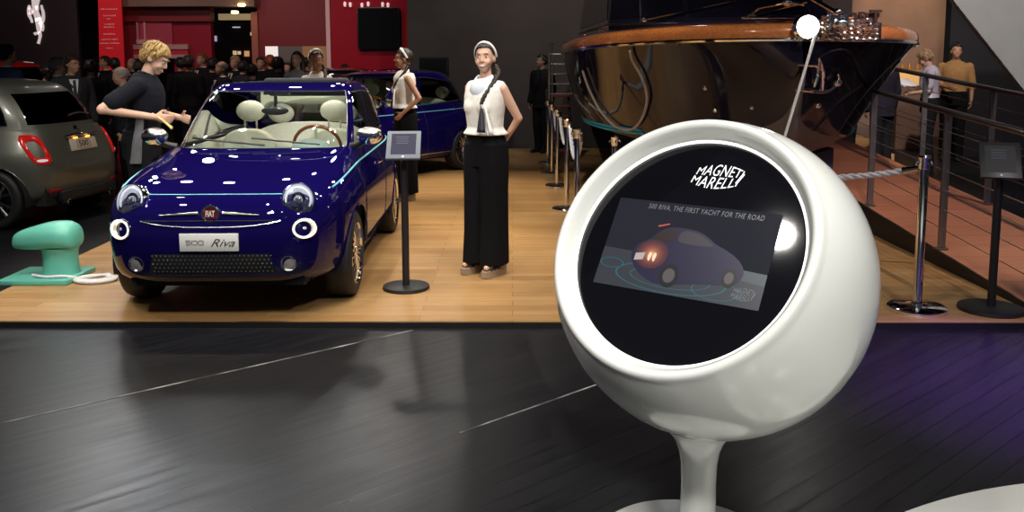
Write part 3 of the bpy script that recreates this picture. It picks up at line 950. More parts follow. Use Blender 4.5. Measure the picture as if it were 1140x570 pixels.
    # mirrors
    for s_ in (-1, 1):
        b = MB(); b.ell((0, 0, 0), (.062, .10, .068), 22); 
        for v in b.v:
            if v.x < -.025: v.x = -.025 + (v.x + .025) * .25
        b.v = [v + Vector((-.56, s_ * .805, 1.07)) for v in b.v]
        mi = b.build('mirror', CHROME if front else paint, root)
        b = MB(); b.tube([(-.60, s_ * .66, .985), (-.58, s_ * .71, 1.0), (-.56, s_ * .77, 1.03)], [.03, .026, .022], 10); b.build('mirror_stalk', BLACK, mi)
        b = MB(); b.ell((-.59, s_ * .805, 1.07), (.004, .088, .058), 18); b.build('mirror_glass', mat('mirror glass', (.7, .72, .75), .03, 1.0), mi)
    # door handles, seams
    for s_, key in ((1, 'doorL'), (-1, 'doorR')):
        p0, n0 = hit_side(-1.30, .80, s_); p1, n1 = hit_side(-1.14, .80, s_)
        b = MB(); b.tube([p0 + n0 * .004, p0 + n0 * .028 + Vector((.02, 0, 0)), p1 + n1 * .028 - Vector((.02, 0, 0)), p1 + n1 * .004], .010, 8)
        b.build('door_handle', CHROME, lower[key])
        for x, z0, z1 in ((-1.405, .33, .985), (-.325, .33, .97)):
            pts = []
            for z in np.linspace(z0, z1, 24):
                p, nn = hit_side(x + (.03 * ((z - .33) / .6) if x > -1 else 0), z, s_)
                if p: pts.append(p + nn * .0004)
            b = MB(); b.tube(pts, .003, 5); b.build('door_seam', MATTE, root)
        pts = []
        for x in np.linspace(-1.95, -.35, 40):
            p, nn = hit_side(x, .32, s_)
            if p: pts.append(p + nn * .004)
        b = MB(); b.tube(pts, .012, 6); b.build('sill_strip', CHROME if front else BLACK, root)
    if front:
        pts = []
        for y in np.linspace(-.76, .76, 80):
            h = bvh.ray_cast(Vector((3, y, 2.0)), Vector((-.86, 0, -.5)))
        for s_ in (-1, 1):
            pts = []
            for x in np.linspace(.60, -.40, 60):     # hood shut line
                z = .80
            seam = [V[i * nr + 24] for i in range(n)]
    if stripe:
        m_ = stripe
        pts = []
        for y in np.linspace(-.46, .46, 50):
            p, nn = hit_front(y, .800); pts.append(p + nn * .0015)
        b = MB(); b.tube(pts, .0055, 6, flat=.6); b.build('pinstripe', m_, root)
        for s_ in (-1, 1):
            pts = []
            for x in np.linspace(.34, -2.60, 90):
                f = min(1, max(0, (.34 - x) / .9)); z = .808 + .085 * (1 - (1 - f) ** 1.6) + .015 * max(0, (-.56 - x) / 2)
                p, nn = hit_side(x, z, s_)
                if p: pts.append(p + nn * .0015)
            b = MB(); b.tube(pts, .0065, 6); b.build('pinstripe', m_, root)
    if rear:
        for s_ in (-1, 1):
            # ring tail lamp on the rear corner
            out = []; inn = []
            RED = mat('red tail lamp', (.55, .008, .006), .12, coat=.6, emit=(1, .02, .01), estr=.12)
            ctr = None
            def pr(u, v, lift):
                d = Vector((1, -s_ * .62, 0)).normalized()
                base = Vector((-2.72, s_ * .635, .79)); ux = Vector((-s_ * d.y, s_ * d.x, 0)) * 1
                o_ = base + Vector((d.y, -d.x, 0)) * u * (1) + Vector((0, 0, v)) - d * 1.5
                h = bvh.ray_cast(o_, d)
                if h[0] is None: return None
                nn = h[1] if h[1].dot(d) < 0 else -h[1]
                return h[0] + nn * lift
            ang = np.linspace(0, 2 * PI, 41)[:-1]
            rings = []
            for rr, lift in ((1.0, .0), (.96, .016), (.80, .022), (.62, .016), (.56, .002)):
                ring = [pr((.098 * rr * sup(math.cos(a), 3.2) - .10 * (.16 * rr * sup(math.sin(a), 3.2)) * s_ * 3), .150 * rr * sup(math.sin(a), 3.2), lift) for a in ang]
                if any(q is None for q in ring): break
                rings.append(ring)
            if len(rings) == 5:
                b = MB(); b.loft(rings, 0, False, True); tl = b.build('tail_lamp', RED, root)
                rv = [pr(.05 * math.cos(a) + .03 * s_, -.112 + .014 * math.sin(a), .026) for a in np.linspace(0, 2 * PI, 17)[:-1]]
                if all(q is not None for q in rv):
                    b = MB(); b.add(rv, [tuple(range(16))]); b.build('reversing_lens', mat('white reversing lens', (.9, .8, .8), .1, emit=(1, .9, .9), estr=.25), tl)
            p, nn = hit_rear(s_ * .50, .37); Mf = onto(p, nn, Vector((-1, 0, 0)), .3)
            b = MB(); b.box((0, 0, .002), (.16, .035, .012), M=Mf); b.build('rear_reflector', mat('dark red reflector', (.35, .01, .012), .15), root, bevel=.004)
        p, nn = hit_rear(0, .80); Mp = onto(p + nn * .008, nn, Vector((-1, 0, 0)), .3)
        b = MB(); b.box((0, 0, 0), (.44, .125, .012), M=Mp); pt = b.build('rear_plate', mat('beige plate', (.62, .56, .48), .4), root, bevel=.002)
        b = MB(); vs, fs = text_geo('500', .085, .0006, bold=.0015); b.add([(v.x * 1.3, v.y, v.z + .007) for v in vs], fs, M=Mp)
        b.tube([Vector((.11 * sup(math.cos(a), 5), .045 * sup(math.sin(a), 5), .007)) for a in np.linspace(0, 2 * PI, 33)[:-1]], .0025, 5, loop=True, M=Mp)
        b.build('lettering', mat('plate ink', (.02, .02, .025), .5), pt)
        p, nn = hit_rear(0, .885); Mp = onto(p + nn * .01, nn, Vector((-1, 0, 0)), .3)
        b = MB(); b.tube([Vector((x, .014 * (1 - (x / .27) ** 2), .012)) for x in np.linspace(-.27, .27, 20)], .016, 10, M=Mp); hb = b.build('plate_lamp_bar', mat('satin bar', (.5, .5, .5), .2, 1.0), root)
        for x in (-.11, .10):
            b = MB(); b.box((x, -.022, .012), (.05, .012, .02), M=Mp); b.build('plate_lamp', mat('amber plate lamp', (1, .5, .1), .3, emit=(1, .42, .06), estr=4), hb)
        p, nn = hit_rear(0.0, .955); Mp = onto(p + nn * .004, nn, Vector((-1, 0, 0)), .2)
        b = MB(); b.lathe([(.001, .008), (.035, .006), (.042, .0)], 24, M=Mp); b.build('rear_badge', CHROME, root)
        # rear wiper
        th0 = PI; pts = [contour(TOP_S, PI - .10 + .012 * k, 1.075 + .004 * k, xc, NF, NR) + Vector((-.02, 0, .01)) for k in range(2)]
        pts = []
        for y in np.linspace(.02, -.34, 12):
            a = Vector((-4, y, 1.09 - .03 * (y / .34) ** 2)); 
            best = min((contour(TOP_S, t, 1.10, xc, NF, NR) for t, s_ in ths if refT(t).x < xc), key=lambda q: abs(q.y - y))
            pts.append(Vector((best.x - .018, y, 1.10 + .02 * math.sin((.02 - y) / .36 * PI))))
        b = MB(); b.tube(pts, .009, 6); b.build('rear_wiper', STEEL, root)
        for s_ in (-1, 1):
            b = MB(); Mx = T(-2.80, s_ * .36, .235) @ Matrix.Rotation(-PI / 2, 4, 'Y'); b.lathe([(.028, -.1), (.032, .04), (.027, .042), (.024, -.09)], 20, M=Mx, caps=False); b.build('exhaust_tip', CHROME, root)
        b = MB(); b.box((-2.79, 0, .30), (.1, .9, .12)); b.build('diffuser', BLACK, root, bevel=.02)
    if inside:
        b = MB(); b.box((-1.4, 0, .36), (2.2, 1.30, .05)); b.build('cabin_floor', mat('dark carpet', (.02, .02, .02), .9), root)
        rings = []
        for y in np.linspace(-.63, .63, 15):
            k = 1 - .12 * (y / .63) ** 2
            rings.append([(-.52 * k - .02, y, .80), (-.45 * k, y, .965), (-.60 * k, y, .985), (-.72 * k, y, .95), (-.78 * k, y, .80)])
        b = MB(); b.loft(rings); b.build('dashboard', DASH, root)
        b = MB()
        for y in (.34,):
            b.ell((-.68, y, .955), (.10, .16, .085), 18)
        b.build('instrument_hood', DASH, root)
        Mw = T(-.92, .34, .955) @ Matrix.Rotation(-PI / 2 + .45, 4, 'Y')
        b = MB(); b.tube([Mw @ Vector((.185 * math.cos(a), .185 * math.sin(a), 0)) for a in np.linspace(0, 2 * PI, 41)[:-1]], .014, 8, loop=True)
        sw = b.build('steering_wheel', mat('mahogany wheel', (.20, .045, .012), .2, coat=.6), root)
        b = MB(); b.ell((0, 0, -.01), (.06, .06, .035), 16, M=Mw)
        for a in (0, PI, -PI / 2):
            b.tube([Mw @ Vector((.04 * math.cos(a), .04 * math.sin(a), -.01)), Mw @ Vector((.18 * math.cos(a), .18 * math.sin(a), 0))], .012, 6)
        b.build('spokes', CREAM, sw)
        seat(root, -1.20, .36); seat(root, -1.20, -.36); seat(root, -2.02, 0, True)
        for s_ in (-1, 1):   # door cards and pillar linings
            b = MB(); b.box((-1.25, s_ * .665, .72), (1.5, .03, .48)); b.build('door_card', CREAM, root, bevel=.01)
        b = MB(); b.ell((-.97, 0, 1.235), (.020, .11, .036), 18); b.tube([(-.97, 0, 1.25), (-1.02, 0, 1.385)], .014, 6); b.box((-1.07, 0, 1.375), (.10, .20, .03)); b.build('interior_mirror', mat('interior mirror', (.02, .02, .025), .1), root)
        b = MB(); b.box((-2.45, 0, .72), (.1, 1.2, .5)); b.build('boot_lining', CREAM, root, bevel=.02)
        if not open_roof:
            b = MB(); b.ell((-1.72, 0, 1.33), (.72, .52, .11), 24)
            b.v = [Vector((v.x, v.y, max(v.z, 1.36))) for v in b.v]; b.build('headlining', CREAM, root)
    if open_roof:
        b = MB()
        for k in range(4):
            b.cap((-2.17 - .045 * k, -.36, 1.435 - .035 * k), (-2.17 - .045 * k, .36, 1.435 - .035 * k), .034, .034, 12)
        b.build('folded_roof', mat('navy canvas', (.03, .032, .05), .85), root)
        pts = [contour(TOP_S, t, 1.446, xc, NF, NR) - Vector((0, 0, .012)) for t in np.linspace(-PI, PI, 121)[:-1]]
        b = MB(); b.tube(pts, .009, 8, loop=True); b.build('roof_opening_trim', mat('navy canvas', (.03, .032, .05), .85), root)
    return root


def paint(name, col, metal=.4, rough=.35, coat=1.0, coat_rough=.02):
    return mat(name, col, rough, metal, coat, coat_rough=coat_rough, spec=.0)


P_BLUE = paint('deep blue metallic paint', (.0044, .0024, .056), .0, .4, 1.0, .006)
P_GREY = mat('satin grey green paint', (.125, .128, .105), .42, .5, .6, coat_rough=.12)
P_BLACKCAR = paint('black car paint', (.008, .009, .012), .2, .3)
P_RED = paint('racing red paint', (.5, .01, .012), .1, .35)
AQUA = mat('aqua pinstripe', (.14, .50, .56), .4)

make_car('hatchback_car', 'glossy deep blue hatchback facing the viewer with open roof and cream interior', (-1.87, 6.17, PZ), -1.559, P_BLUE, True, False, True, AQUA, 'multi', GLASS_SIDE)
make_car('hatchback_car', 'blue hatchback seen from its side behind the two hostesses', (-2.62, 11.75, PZ), -2.156, P_BLUE, True, False, False, AQUA, 'multi', glass('light side glass', (.85, .9, .88)))
make_car('hatchback_car', 'dark hatchback of which mostly the roof shows behind the deep blue car', (-1.20, 15.58, PZ), .0, P_BLACKCAR, True, False, False, None, 'multi', GLASS_SIDE)
make_car('hatchback_car', 'grey green hatchback showing its rear with red ring tail lamps', (-7.30, 9.88, 0), 2.998, P_GREY, False, True, False, None, 'five', GLASS_DARK, GLASS_DARK, inside=False)
make_car('sports_car', 'bright red sports car half hidden behind people before the horse emblem', (-11.2, 16.95, .30), 2.7, P_RED, False, False, False, None, 'five', GLASS_DARK, GLASS_DARK, scale=(1.2, 1.12, .93), inside=False)

b = MB(); b.box((-9.95, 16.1, .15), (3.9, 3.0, .30))
tag(b.build('display_plinth', mat('dark red plinth', (.16, .01, .012), .4), bevel=.02), 'dark red low plinth carrying the bright red sports car', 'plinth')
# ------------------------------------------------------------------ ball shaped kiosk
M_WHITE = mat('glossy white lacquer', (.80, .81, .77), .16, coat=.5)
M_PANEL = mat('black glass panel', (.004, .004, .006), .06, spec=.6)
kc = Vector((.6661, 2.9378, .9576)); KR = .525
kn = Vector((-.51037, -.66081, .55032)).normalized()
ka = Vector((-.79143, .61126, 0)).normalized(); kb = kn.cross(ka); 
if kb.z < 0: kb = -kb
kiosk = thing('kiosk', 'large white ball shaped kiosk with a round black screen on a pedestal', 'kiosk', (.615, 2.94, 0))
KO = Vector((.615, 2.94, 0))
Mk = axes(kc - KO, -ka, kb, kn)           # local x to the viewer's right, y up the panel, z out of the opening
lip_h = .292; lip_r = math.sqrt(KR ** 2 - lip_h ** 2)
a0 = math.asin(lip_h / KR)
prof = [(.0005, -KR)] + [(KR * math.cos(t), KR * math.sin(t)) for t in np.linspace(-PI / 2 + .03, a0 - .02, 60)]
prof += [(lip_r + .002, lip_h + .004), (lip_r - .007, lip_h + .010), (lip_r - .018, lip_h + .009), (lip_r - .027, lip_h + .001), (lip_r - .034, lip_h - .018), (.392, .262), (.386, .250), (.384, .236), (.384, .15), (.001, .15)]
b = MB(); b.lathe(prof, 128, M=Mk); b.build('ball_shell', M_WHITE, kiosk, 60)
b = MB(); b.lathe([(.001, .2405), (.372, .2405), (.3815, .2385), (.3825, .225), (.001, .2)], 96, M=Mk); pan = b.build('black_panel', M_PANEL, kiosk)
# thin lit ring between shell and panel
b = MB(); b.tube([Mk @ Vector((.3845 * math.cos(a), .3845 * math.sin(a), .244)) for a in np.linspace(0, 2 * PI, 129)[:-1]], .006, 6, loop=True)
b.build('light_ring', mat('lit ring', (1, 1, 1), .4, emit=(1, .97, .9), estr=1.3), kiosk)
# screen: 56 x 31 cm
scr = mat('screen picture ground', (.01, .01, .012), .1, emit=(.012, .013, .020), estr=1.0)
nt = scr.node_tree; tc = nt.nodes.new('ShaderNodeTexCoord'); sepx = nt.nodes.new('ShaderNodeSeparateXYZ')
SX0, SX1, SY0, SY1 = -.283, .283, -.159, .151
b = MB(); b.box(((SX0 + SX1) / 2, (SY0 + SY1) / 2, .2412), (SX1 - SX0, SY1 - SY0, .0012), M=Mk); sc_o = b.build('screen', scr, kiosk)
EM = lambda n, c, s=1.0: mat('screen ' + n, (.005, .005, .005), .3, emit=c, estr=s)


def flat(poly, z, name, m, parent):
    bm = bmesh.new(); vs = [bm.verts.new(Mk @ Vector((x, y, z))) for x, y in poly]
    f = bm.faces.new(vs); bmesh.ops.triangulate(bm, faces=[f])
    me = bpy.data.meshes.new(name); bm.to_mesh(me); bm.free()
    return link(name, me, m, parent)


# screen coordinates: u 0..1 from the left, v 0..1 from the bottom
uv = lambda u, v: (SX0 + u * (SX1 - SX0), SY0 + v * (SY1 - SY0))
def spline(pts, n=6): return [(p.x, p.y) for p in catmull([Vector((*uv(*q), 0)) for q in pts], n, True)]
flat([uv(0, 0), uv(1, 0), uv(1, .36), uv(0, .42)], .2420, 'pictured_floor', EM('floor', (.032, .037, .048)), sc_o)
flat([uv(.62, .40), uv(1, .36), uv(1, .24), uv(.70, .30)], .2422, 'pictured_floor', EM('floor sheen', (.065, .08, .095)), sc_o)
for k, (u, v, ru, rv, w_) in enumerate(((.46, .17, .33, .15, .0042), (.46, .17, .24, .10, .0030), (.08, .25, .07, .05, .003), (.74, .12, .13, .09, .003))):
    b = MB(); b.loft([[Mk @ Vector((*uv(u + (ru + d_) * math.cos(a), v + (rv + d_ * .9) * math.sin(a)), .2424)) for a in np.linspace(0, 2 * PI, 61)[:-1]] for d_ in (0, w_ * 2.6)], 0, False, True)
    b.build('pictured_ring', EM('turquoise ring', (.015, .12, .155)), sc_o)
car_o = [(.20, .31), (.19, .42), (.215, .50), (.27, .56), (.32, .66), (.38, .72), (.48, .73), (.58, .70), (.68, .60), (.76, .54), (.83, .46), (.87, .36), (.86, .26), (.80, .20), (.64, .16), (.50, .12), (.38, .10), (.27, .18)]
flat(spline(car_o), .2428, 'pictured_car', EM('car body', (.012, .009, .042)), sc_o)
flat(spline([(.30, .57), (.335, .66), (.39, .70), (.43, .70), (.42, .58), (.36, .55)], 4), .2432, 'pictured_window', EM('car rear glass', (.022, .008, .010)), sc_o)
flat(spline([(.455, .58), (.465, .695), (.55, .69), (.63, .625), (.66, .575), (.56, .56)], 4), .2432, 'pictured_window', EM('car side glass', (.05, .04, .05)), sc_o)
for (u, v, ru, rv) in ((.455, .20, .058, .125), (.80, .27, .042, .10)):
    flat([uv(u + ru * math.cos(a), v + rv * math.sin(a)) for a in np.linspace(0, 2 * PI, 33)[:-1]], .2433, 'pictured_wheel', EM('tyre', (.006, .006, .008)), sc_o)
    flat([uv(u + ru * .62 * math.cos(a), v + rv * .62 * math.sin(a)) for a in np.linspace(0, 2 * PI, 33)[:-1]], .2436, 'pictured_wheel', EM('rim', (.10, .085, .09)), sc_o)
# red glow of the tail lamp: shells of falling brightness
for k in range(5, 14):
    f = k / 13; ru, rv = .17 * (1 - f) ** 1.3 + .012, .27 * (1 - f) ** 1.3 + .02
    c = (.020 + .85 * f ** 3, .010 + .36 * f ** 4, .030 + .17 * f ** 5)
    flat([uv(.315 + ru * math.cos(a), .40 + rv * math.sin(a)) for a in np.linspace(0, 2 * PI, 41)[:-1]], .2437 + k * .00004, 'pictured_glow', EM('glow %d' % k, c), sc_o)
flat([uv(.215, .39), uv(.275, .41), uv(.27, .33), uv(.215, .31)], .2446, 'pictured_plate', EM('plate', (.5, .42, .4)), sc_o)
for uu in (.295, .325): flat(spline([(uu, .36), (uu + .008, .42), (uu + .022, .40), (uu + .014, .32)], 3), .2446, 'pictured_lamp', EM('lamp', (1, .78, .55)), sc_o)
flat([uv(.30, .725), uv(.37, .765), uv(.372, .75), uv(.31, .71)], .2440, 'pictured_lamp', EM('roof lamp', (.5, .08, .05)), sc_o)
vs, fs = text_geo('500 RIVA, THE FIRST YACHT FOR THE ROAD', .0205, 0, spacing=1.12, shear=.15)
b = MB(); b.add([Mk @ Vector((v.x * .88 + .030, v.y * 1.25 + .131, .2426)) for v in vs], fs); b.build('lettering', EM('white caption', (.20, .20, .22)), sc_o)


def lozenge(s1, s2, cx, cy, W_, H_, z, m, parent):
    """two lines of bold slanted capitals swelling to a lens shape"""
    b = MB()
    for s_, top in ((s1, True), (s2, False)):
        vs, fs = text_geo(s_, 1.0, 0, bold=-.003, spacing=1.02)
        xs = [v.x for v in vs]; ys = [v.y for v in vs]; x0, x1, y0, y1 = min(xs), max(xs), min(ys), max(ys)
        if top: lx0, lx1 = -.90, .93
        else: lx0, lx1 = -.93, .90
        def h(x): return 1 - .46 * x * x
        out = []
        for v in vs:
            u = lx0 + (v.x - x0) / (x1 - x0) * (lx1 - lx0); t = (v.y - y0) / (y1 - y0)
            y = (.05 + t * (h(u) - .05)) if top else (-h(u) + t * (h(u) - .05))
            sh = .13 * y
            out.append(Mk @ Vector((cx + (u + sh) * W_ / 2, cy + y * H_ / 2, z)))
        b.add(out, fs)
    # slanted closing strokes at both ends
    for s_ in (1, -1):
        pl = [(.90, .42), (1.0, .36), (.90, -.42), (.80, -.40)] if s_ > 0 else [(-.90, -.42), (-1.02, -.36), (-.86, .44), (-.80, .40)]
        if s_ > 0: b.add([Mk @ Vector((cx + (x + .13 * y) * W_ / 2, cy + y * H_ / 2, z)) for x, y in pl], [(0, 1, 2, 3)])
    return b.build('logo_lettering', m, parent)


lozenge('MAGNETI', 'MARELLI', .040, .259, .172, .088, .2418, mat('white logo print', (.9, .9, .9), .4, emit=(1, 1, 1), estr=.45), pan)
lozenge('MAGNETI', 'MARELLI', .225, -.118, .072, .042, .2428, EM('corner logo', (.16, .18, .20)), sc_o)
# pedestal with flared top, and round foot
b = MB()
b.lathe([(.001, .015), (.11, .018), (.085, .026), (.067, .06), (.061, .14), (.0595, .24), (.062, .31), (.070, .355), (.086, .395), (.112, .425), (.135, .445), (.12, .47), (.001, .50)], 48, M=T(.024, 0, 0))
b.build('pedestal', M_WHITE, kiosk)
b = MB(); b.lathe([(.001, .0), (.308, .0), (.312, .008), (.306, .016), (.10, .022), (.001, .022)], 72, M=T(-.015, -.0, 0)); b.build('foot_plate', M_WHITE, kiosk)

# round white plinth at the right edge
b = MB(); pc = Vector((2.35, 1.45, 0)); b.lathe([(.001, 0), (1.86, 0), (1.88, .012), (1.88, .05), (1.86, .065), (.001, .065)], 160)
o = b.build('round_plinth', M_WHITE); o.location = pc; tag(o, 'low round white plinth cut off at bottom right corner', 'plinth')


# ------------------------------------------------------------------ mooring bollard with white rope
M_TEAL = mat('satin turquoise paint', (.115, .46, .36), .42, coat=.2)
BO = Vector((-3.455, 6.66, PZ))
bl = thing('mooring_bollard', 'turquoise mooring bollard with a long mushroom head on a plate', 'bollard', BO, 0)
bl.scale = (.74, .74, .74)
b = MB(); b.box((-.09, 0, .025), (.70, .62, .05)); b.build('base_plate', M_TEAL, bl, bevel=.008)
b = MB()
for k, (z, r_) in enumerate(()): pass
b.lathe([(.001, .04), (.215, .045), (.19, .06), (.178, .10), (.172, .20), (.175, .28), (.19, .33), (.001, .34)], 40, M=T(.055, 0, 0) @ Matrix.Diagonal((.98, .9, 1, 1)))
b.build('post', M_TEAL, bl)
rings = []
for x, z, hw, hh in ((-.395, .375, .05, .045), (-.375, .38, .10, .085), (-.32, .39, .14, .11), (-.2, .405, .18, .135), (-.05, .425, .21, .155), (.08, .432, .215, .16), (.17, .425, .20, .152), (.225, .41, .165, .125), (.25, .395, .09, .07)):
    ring = []
    for a in np.linspace(0, 2 * PI, 33)[:-1]:
        y, zz = hw * sup(math.cos(a), 2.6), hh * sup(math.sin(a), 2.4)
        if zz < 0: zz *= .72
        ring.append((x, y, z + zz))
    rings.append(ring)
cm = [catmull([Vector(r_[i]) for r_ in rings], 4) for i in range(32)]
b = MB(); b.loft([[c[k] for c in cm] for k in range(len(cm[0]))]); b.build('head', M_TEAL, bl, 60)

M_ROPE = vary(mat('white rope', (.72, .72, .74), .7), 120, .12, .4)
pts = []
for k in range(40):
    a = -PI * 1.05 + k * .12; pts.append(Vector((BO.x + .055 + .195 * math.cos(a), BO.y - .0 + .185 * math.sin(a), PZ + .068)))
e = pts[-1]
rp_ = [p for p in pts if True][:27]
a_ = [rp_[-1], Vector((-3.10, 6.48, PZ + .06)), Vector((-2.98, 6.40, PZ + .02))]
cx, cy = -3.12, 6.56
coil = []
for k in range(70):
    t = k / 69; a = 1.0 - t * 2 * PI * 3.2; r_ = .135 - .05 * t
    coil.append(Vector((cx + r_ * 1.15 * math.cos(a), cy + r_ * .8 * math.sin(a), PZ + .014 + .016 * t)))
start = [Vector((BO.x - .12, BO.y - .11, PZ + .05)), Vector((BO.x + .0, BO.y - .165, PZ + .05)), Vector((BO.x + .13, BO.y - .15, PZ + .05)), Vector((BO.x + .24, BO.y - .10, PZ + .025)), Vector((cx + .06, cy + .10, PZ + .03))]
tail = [Vector((cx + .18, cy + .06, PZ + .02)), Vector((cx + .32, cy + .02, PZ + .03)), Vector((-2.70, 6.14, PZ + .12)), Vector((-2.615, 5.86, PZ + .25))]
path = catmull(start, 8) + coil + catmull([coil[-1]] + tail, 8)[1:]
b = MB(); b.tube(path, .0115, 8)
tag(b.build('rope', M_ROPE), 'thin white rope coiled beside the turquoise bollard, running to the car', 'rope')


# ------------------------------------------------------------------ tablet stands
M_STAND = mat('black powder coat', (.012, .011, .013), .45)


def tablet_stand(label, x, y, h, rz, tilt, frame, scr_c, base_r):
    W_, H_ = .24, .29
    t = thing('tablet_stand', label, 'tablet stand', (x, y, PZ), rz, 'tablet stands')
    b = MB(); b.lathe([(.001, 0), (base_r, 0), (base_r + .004, .006), (base_r, .024), (base_r - .02, .030), (.001, .030)], 56); b.build('base_plate', M_STAND, t)
    b = MB(); b.lathe([(.001, .028), (.026, .028), (.026, h - .02), (.001, h - .02)], 20); b.build('pole', M_STAND, t)
    Mt = T(0, 0, h) @ Matrix.Rotation(tilt, 4, 'X')
    b = MB()
    b.box((0, 0, 0), (W_, H_, .022), M=Mt); hd = b.build('tablet_frame', frame, t, bevel=.006)
    b = MB(); b.box((0, .004, .0115), (W_ - .065, H_ - .075, .003), M=Mt); b.build('screen', scr_c, hd)
    b = MB()
    for k in range(4): b.box((-.01, .075 - .022 * k, .0134), (.09 - .01 * (k % 2), .004, .0006), M=Mt)
    b.build('screen_lines', mat('screen lines', (.05, .05, .07), .5, emit=(.05, .05, .10), estr=.6), hd)
    b = MB(); b.lathe([(.001, .0), (.008, .0), (.008, .002), (.001, .002)], 16, M=Mt @ T(0, -H_ / 2 + .018, .0115)); b.build('home_button', mat('pale button', (.7, .7, .72), .3), hd)
    b = MB(); b.box((0, 0, -.03), (.06, .06, .05), M=Mt); b.build('bracket', M_STAND, hd)
    return t


tablet_stand('tablet stand with pale grey frame between the blue car and the smiling hostess', -.765, 6.32, 1.035, .05, .64, mat('grey tablet frame', (.13, .15, .18), .6, spec=.2), mat('tablet screen', (.01, .01, .02), .45, spec=.15, emit=(.012, .014, .045), estr=1), .165)
tablet_stand('black tablet stand by the ramp beside the chrome rope post', 3.13, 5.72, .985, -.38, .80, mat('charcoal tablet frame', (.030, .030, .033), .4), mat('grey tablet screen', (.05, .05, .055), .25), .20)

# ------------------------------------------------------------------ rope barrier posts


def stanchion(x, y, h, label, rp=.025, rb=.16, group='chrome barrier posts beside the boat'):
    t = thing('barrier_post', label, 'barrier post', (x, y, PZ), 0, group)
    b = MB(); b.lathe([(.001, 0), (rb, 0), (rb + .003, .006), (rb, .026), (rb - .014, .036), (rp + .02, .042), (.001, .042)], 48); b.build('base', CHROME, t)
    b = MB(); b.lathe([(.001, .04), (rp + .006, .04), (rp + .006, .055), (rp, .06), (rp, h - .085), (.001, h - .085)], 24); b.build('pole', CHROME, t)
    b = MB(); b.lathe([(.001, h - .09), (rp + .004, h - .09), (rp + .008, h - .08), (rp + .008, h - .02), (rp + .012, h - .012), (rp + .006, h), (.001, h + .003)], 24); b.build('top_cap', CHROME, t)
    b = MB()
    for k in range(4):
        a = k * PI / 2; b.tube([(.03 * math.cos(a), .03 * math.sin(a), h - .035), (.05 * math.cos(a), .05 * math.sin(a), h - .045), (.05 * math.cos(a), .05 * math.sin(a), h - .06)], .006, 6)
    b.build('rope_hook', CHROME, t)
    return t


def twisted(p, q, sag, r_, label, strands=3, m=None, group=None):
    p = Vector(p); q = Vector(q); n = 90
    c = [p.lerp(q, k / n) - Vector((0, 0, sag * 4 * (k / n) * (1 - k / n))) for k in range(n + 1)]
    d = (q - p).normalized(); x, y, _ = frame_of(d)
    L_ = (q - p).length; tw = 2 * PI * L_ / (r_ * 9)
    root = thing('barrier_rope', label, 'rope', p, 0, group)
    b = MB()
    for s_ in range(strands):
        b.tube([c[k] - p + (x * math.cos(tw * k / n + s_ * 2 * PI / strands) + y * math.sin(tw * k / n + s_ * 2 * PI / strands)) * r_ * .5 for k in range(4, n - 3)], r_ * .56, 6)
    b.build('twisted_strands', m or M_ROPE, root)
    for e in (0, 1):
        k = 0 if e == 0 else n
        k2 = 5 if e == 0 else n - 5
        b = MB(); b.tube([c[k] - p, c[k2] - p], [r_ * .7, r_ * 1.15], 10); b.build('end_fitting', CHROME, root)
    return root


Ls = [(.56, 13.9), (.57, 12.7), (.58, 11.4), (.59, 9.62), (.60, 8.25)]
names_ = ['rearmost chrome barrier post on the left of the boat', 'second chrome barrier post from the back wall beside the boat', 'middle chrome barrier post in the row beside the boat', 'fourth chrome barrier post from the back wall beside the boat', 'nearest chrome barrier post of the row, partly behind the kiosk']
for k, (x, y) in enumerate(Ls): stanchion(x, y, 1.0, names_[k])
stanchion(.96, 8.35, .92, 'short chrome post under the boat bow just behind the kiosk rim')
rl = ['white rope hanging between the two rearmost posts', 'white rope hanging second from the back wall', 'white rope hanging between the middle and the fourth post', 'white rope hanging from the nearest post of the row']
M_ROPE2 = vary(mat('bluish white rope', (.62, .66, .74), .6), 120, .12, .4)
for k in range(4):
    (xa, ya), (xb, yb) = Ls[k], Ls[k + 1]
    twisted((xa + .03, ya, PZ + .95), (xb + .04, yb, PZ + .95), .30, .022, rl[k], m=M_ROPE2, group='white ropes between the barrier posts')
stanchion(2.645, 5.72, 1.02, 'chrome barrier post in front of the wooden ramp beside the black tablet stand', .029, .185)
twisted((1.55, 7.25, PZ + .82), (2.62, 5.74, PZ + .935), .10, .022, 'white twisted rope from behind the kiosk to the chrome post by the ramp', m=M_ROPE)
stanchion(1.55, 7.25, .88, 'chrome barrier post hidden behind the white kiosk', .025, .16)

# ------------------------------------------------------------------ ramp with handrails
RX0, RX1 = 3.38, 4.60
rz_ = lambda Y: .09 + (Y - 5.93) * .0725
rampT = thing('ramp', 'reddish wooden boarding ramp with black skirt and steel cable railings', 'ramp', (RX0, 5.0, 0))
rb_ = Vector((RX0, 5.0, 0))
Ya, Yb_ = 4.95, 12.6
b = MB()
b.add([Vector((x, y, z)) - rb_ for x, y, z in ((RX0, Ya, rz_(Ya)), (RX1, Ya, rz_(Ya)), (RX1, Yb_, rz_(Yb_)), (RX0, Yb_, rz_(Yb_)), (RX0, Ya, rz_(Ya) - .03), (RX1, Ya, rz_(Ya) - .03), (RX1, Yb_, rz_(Yb_) - .03), (RX0, Yb_, rz_(Yb_) - .03))], [(0, 1, 2, 3), (7, 6, 5, 4), (0, 4, 5, 1), (1, 5, 6, 2), (2, 6, 7, 3), (3, 7, 4, 0)])
b.build('deck_boards', M_RAMP, rampT)
b = MB()
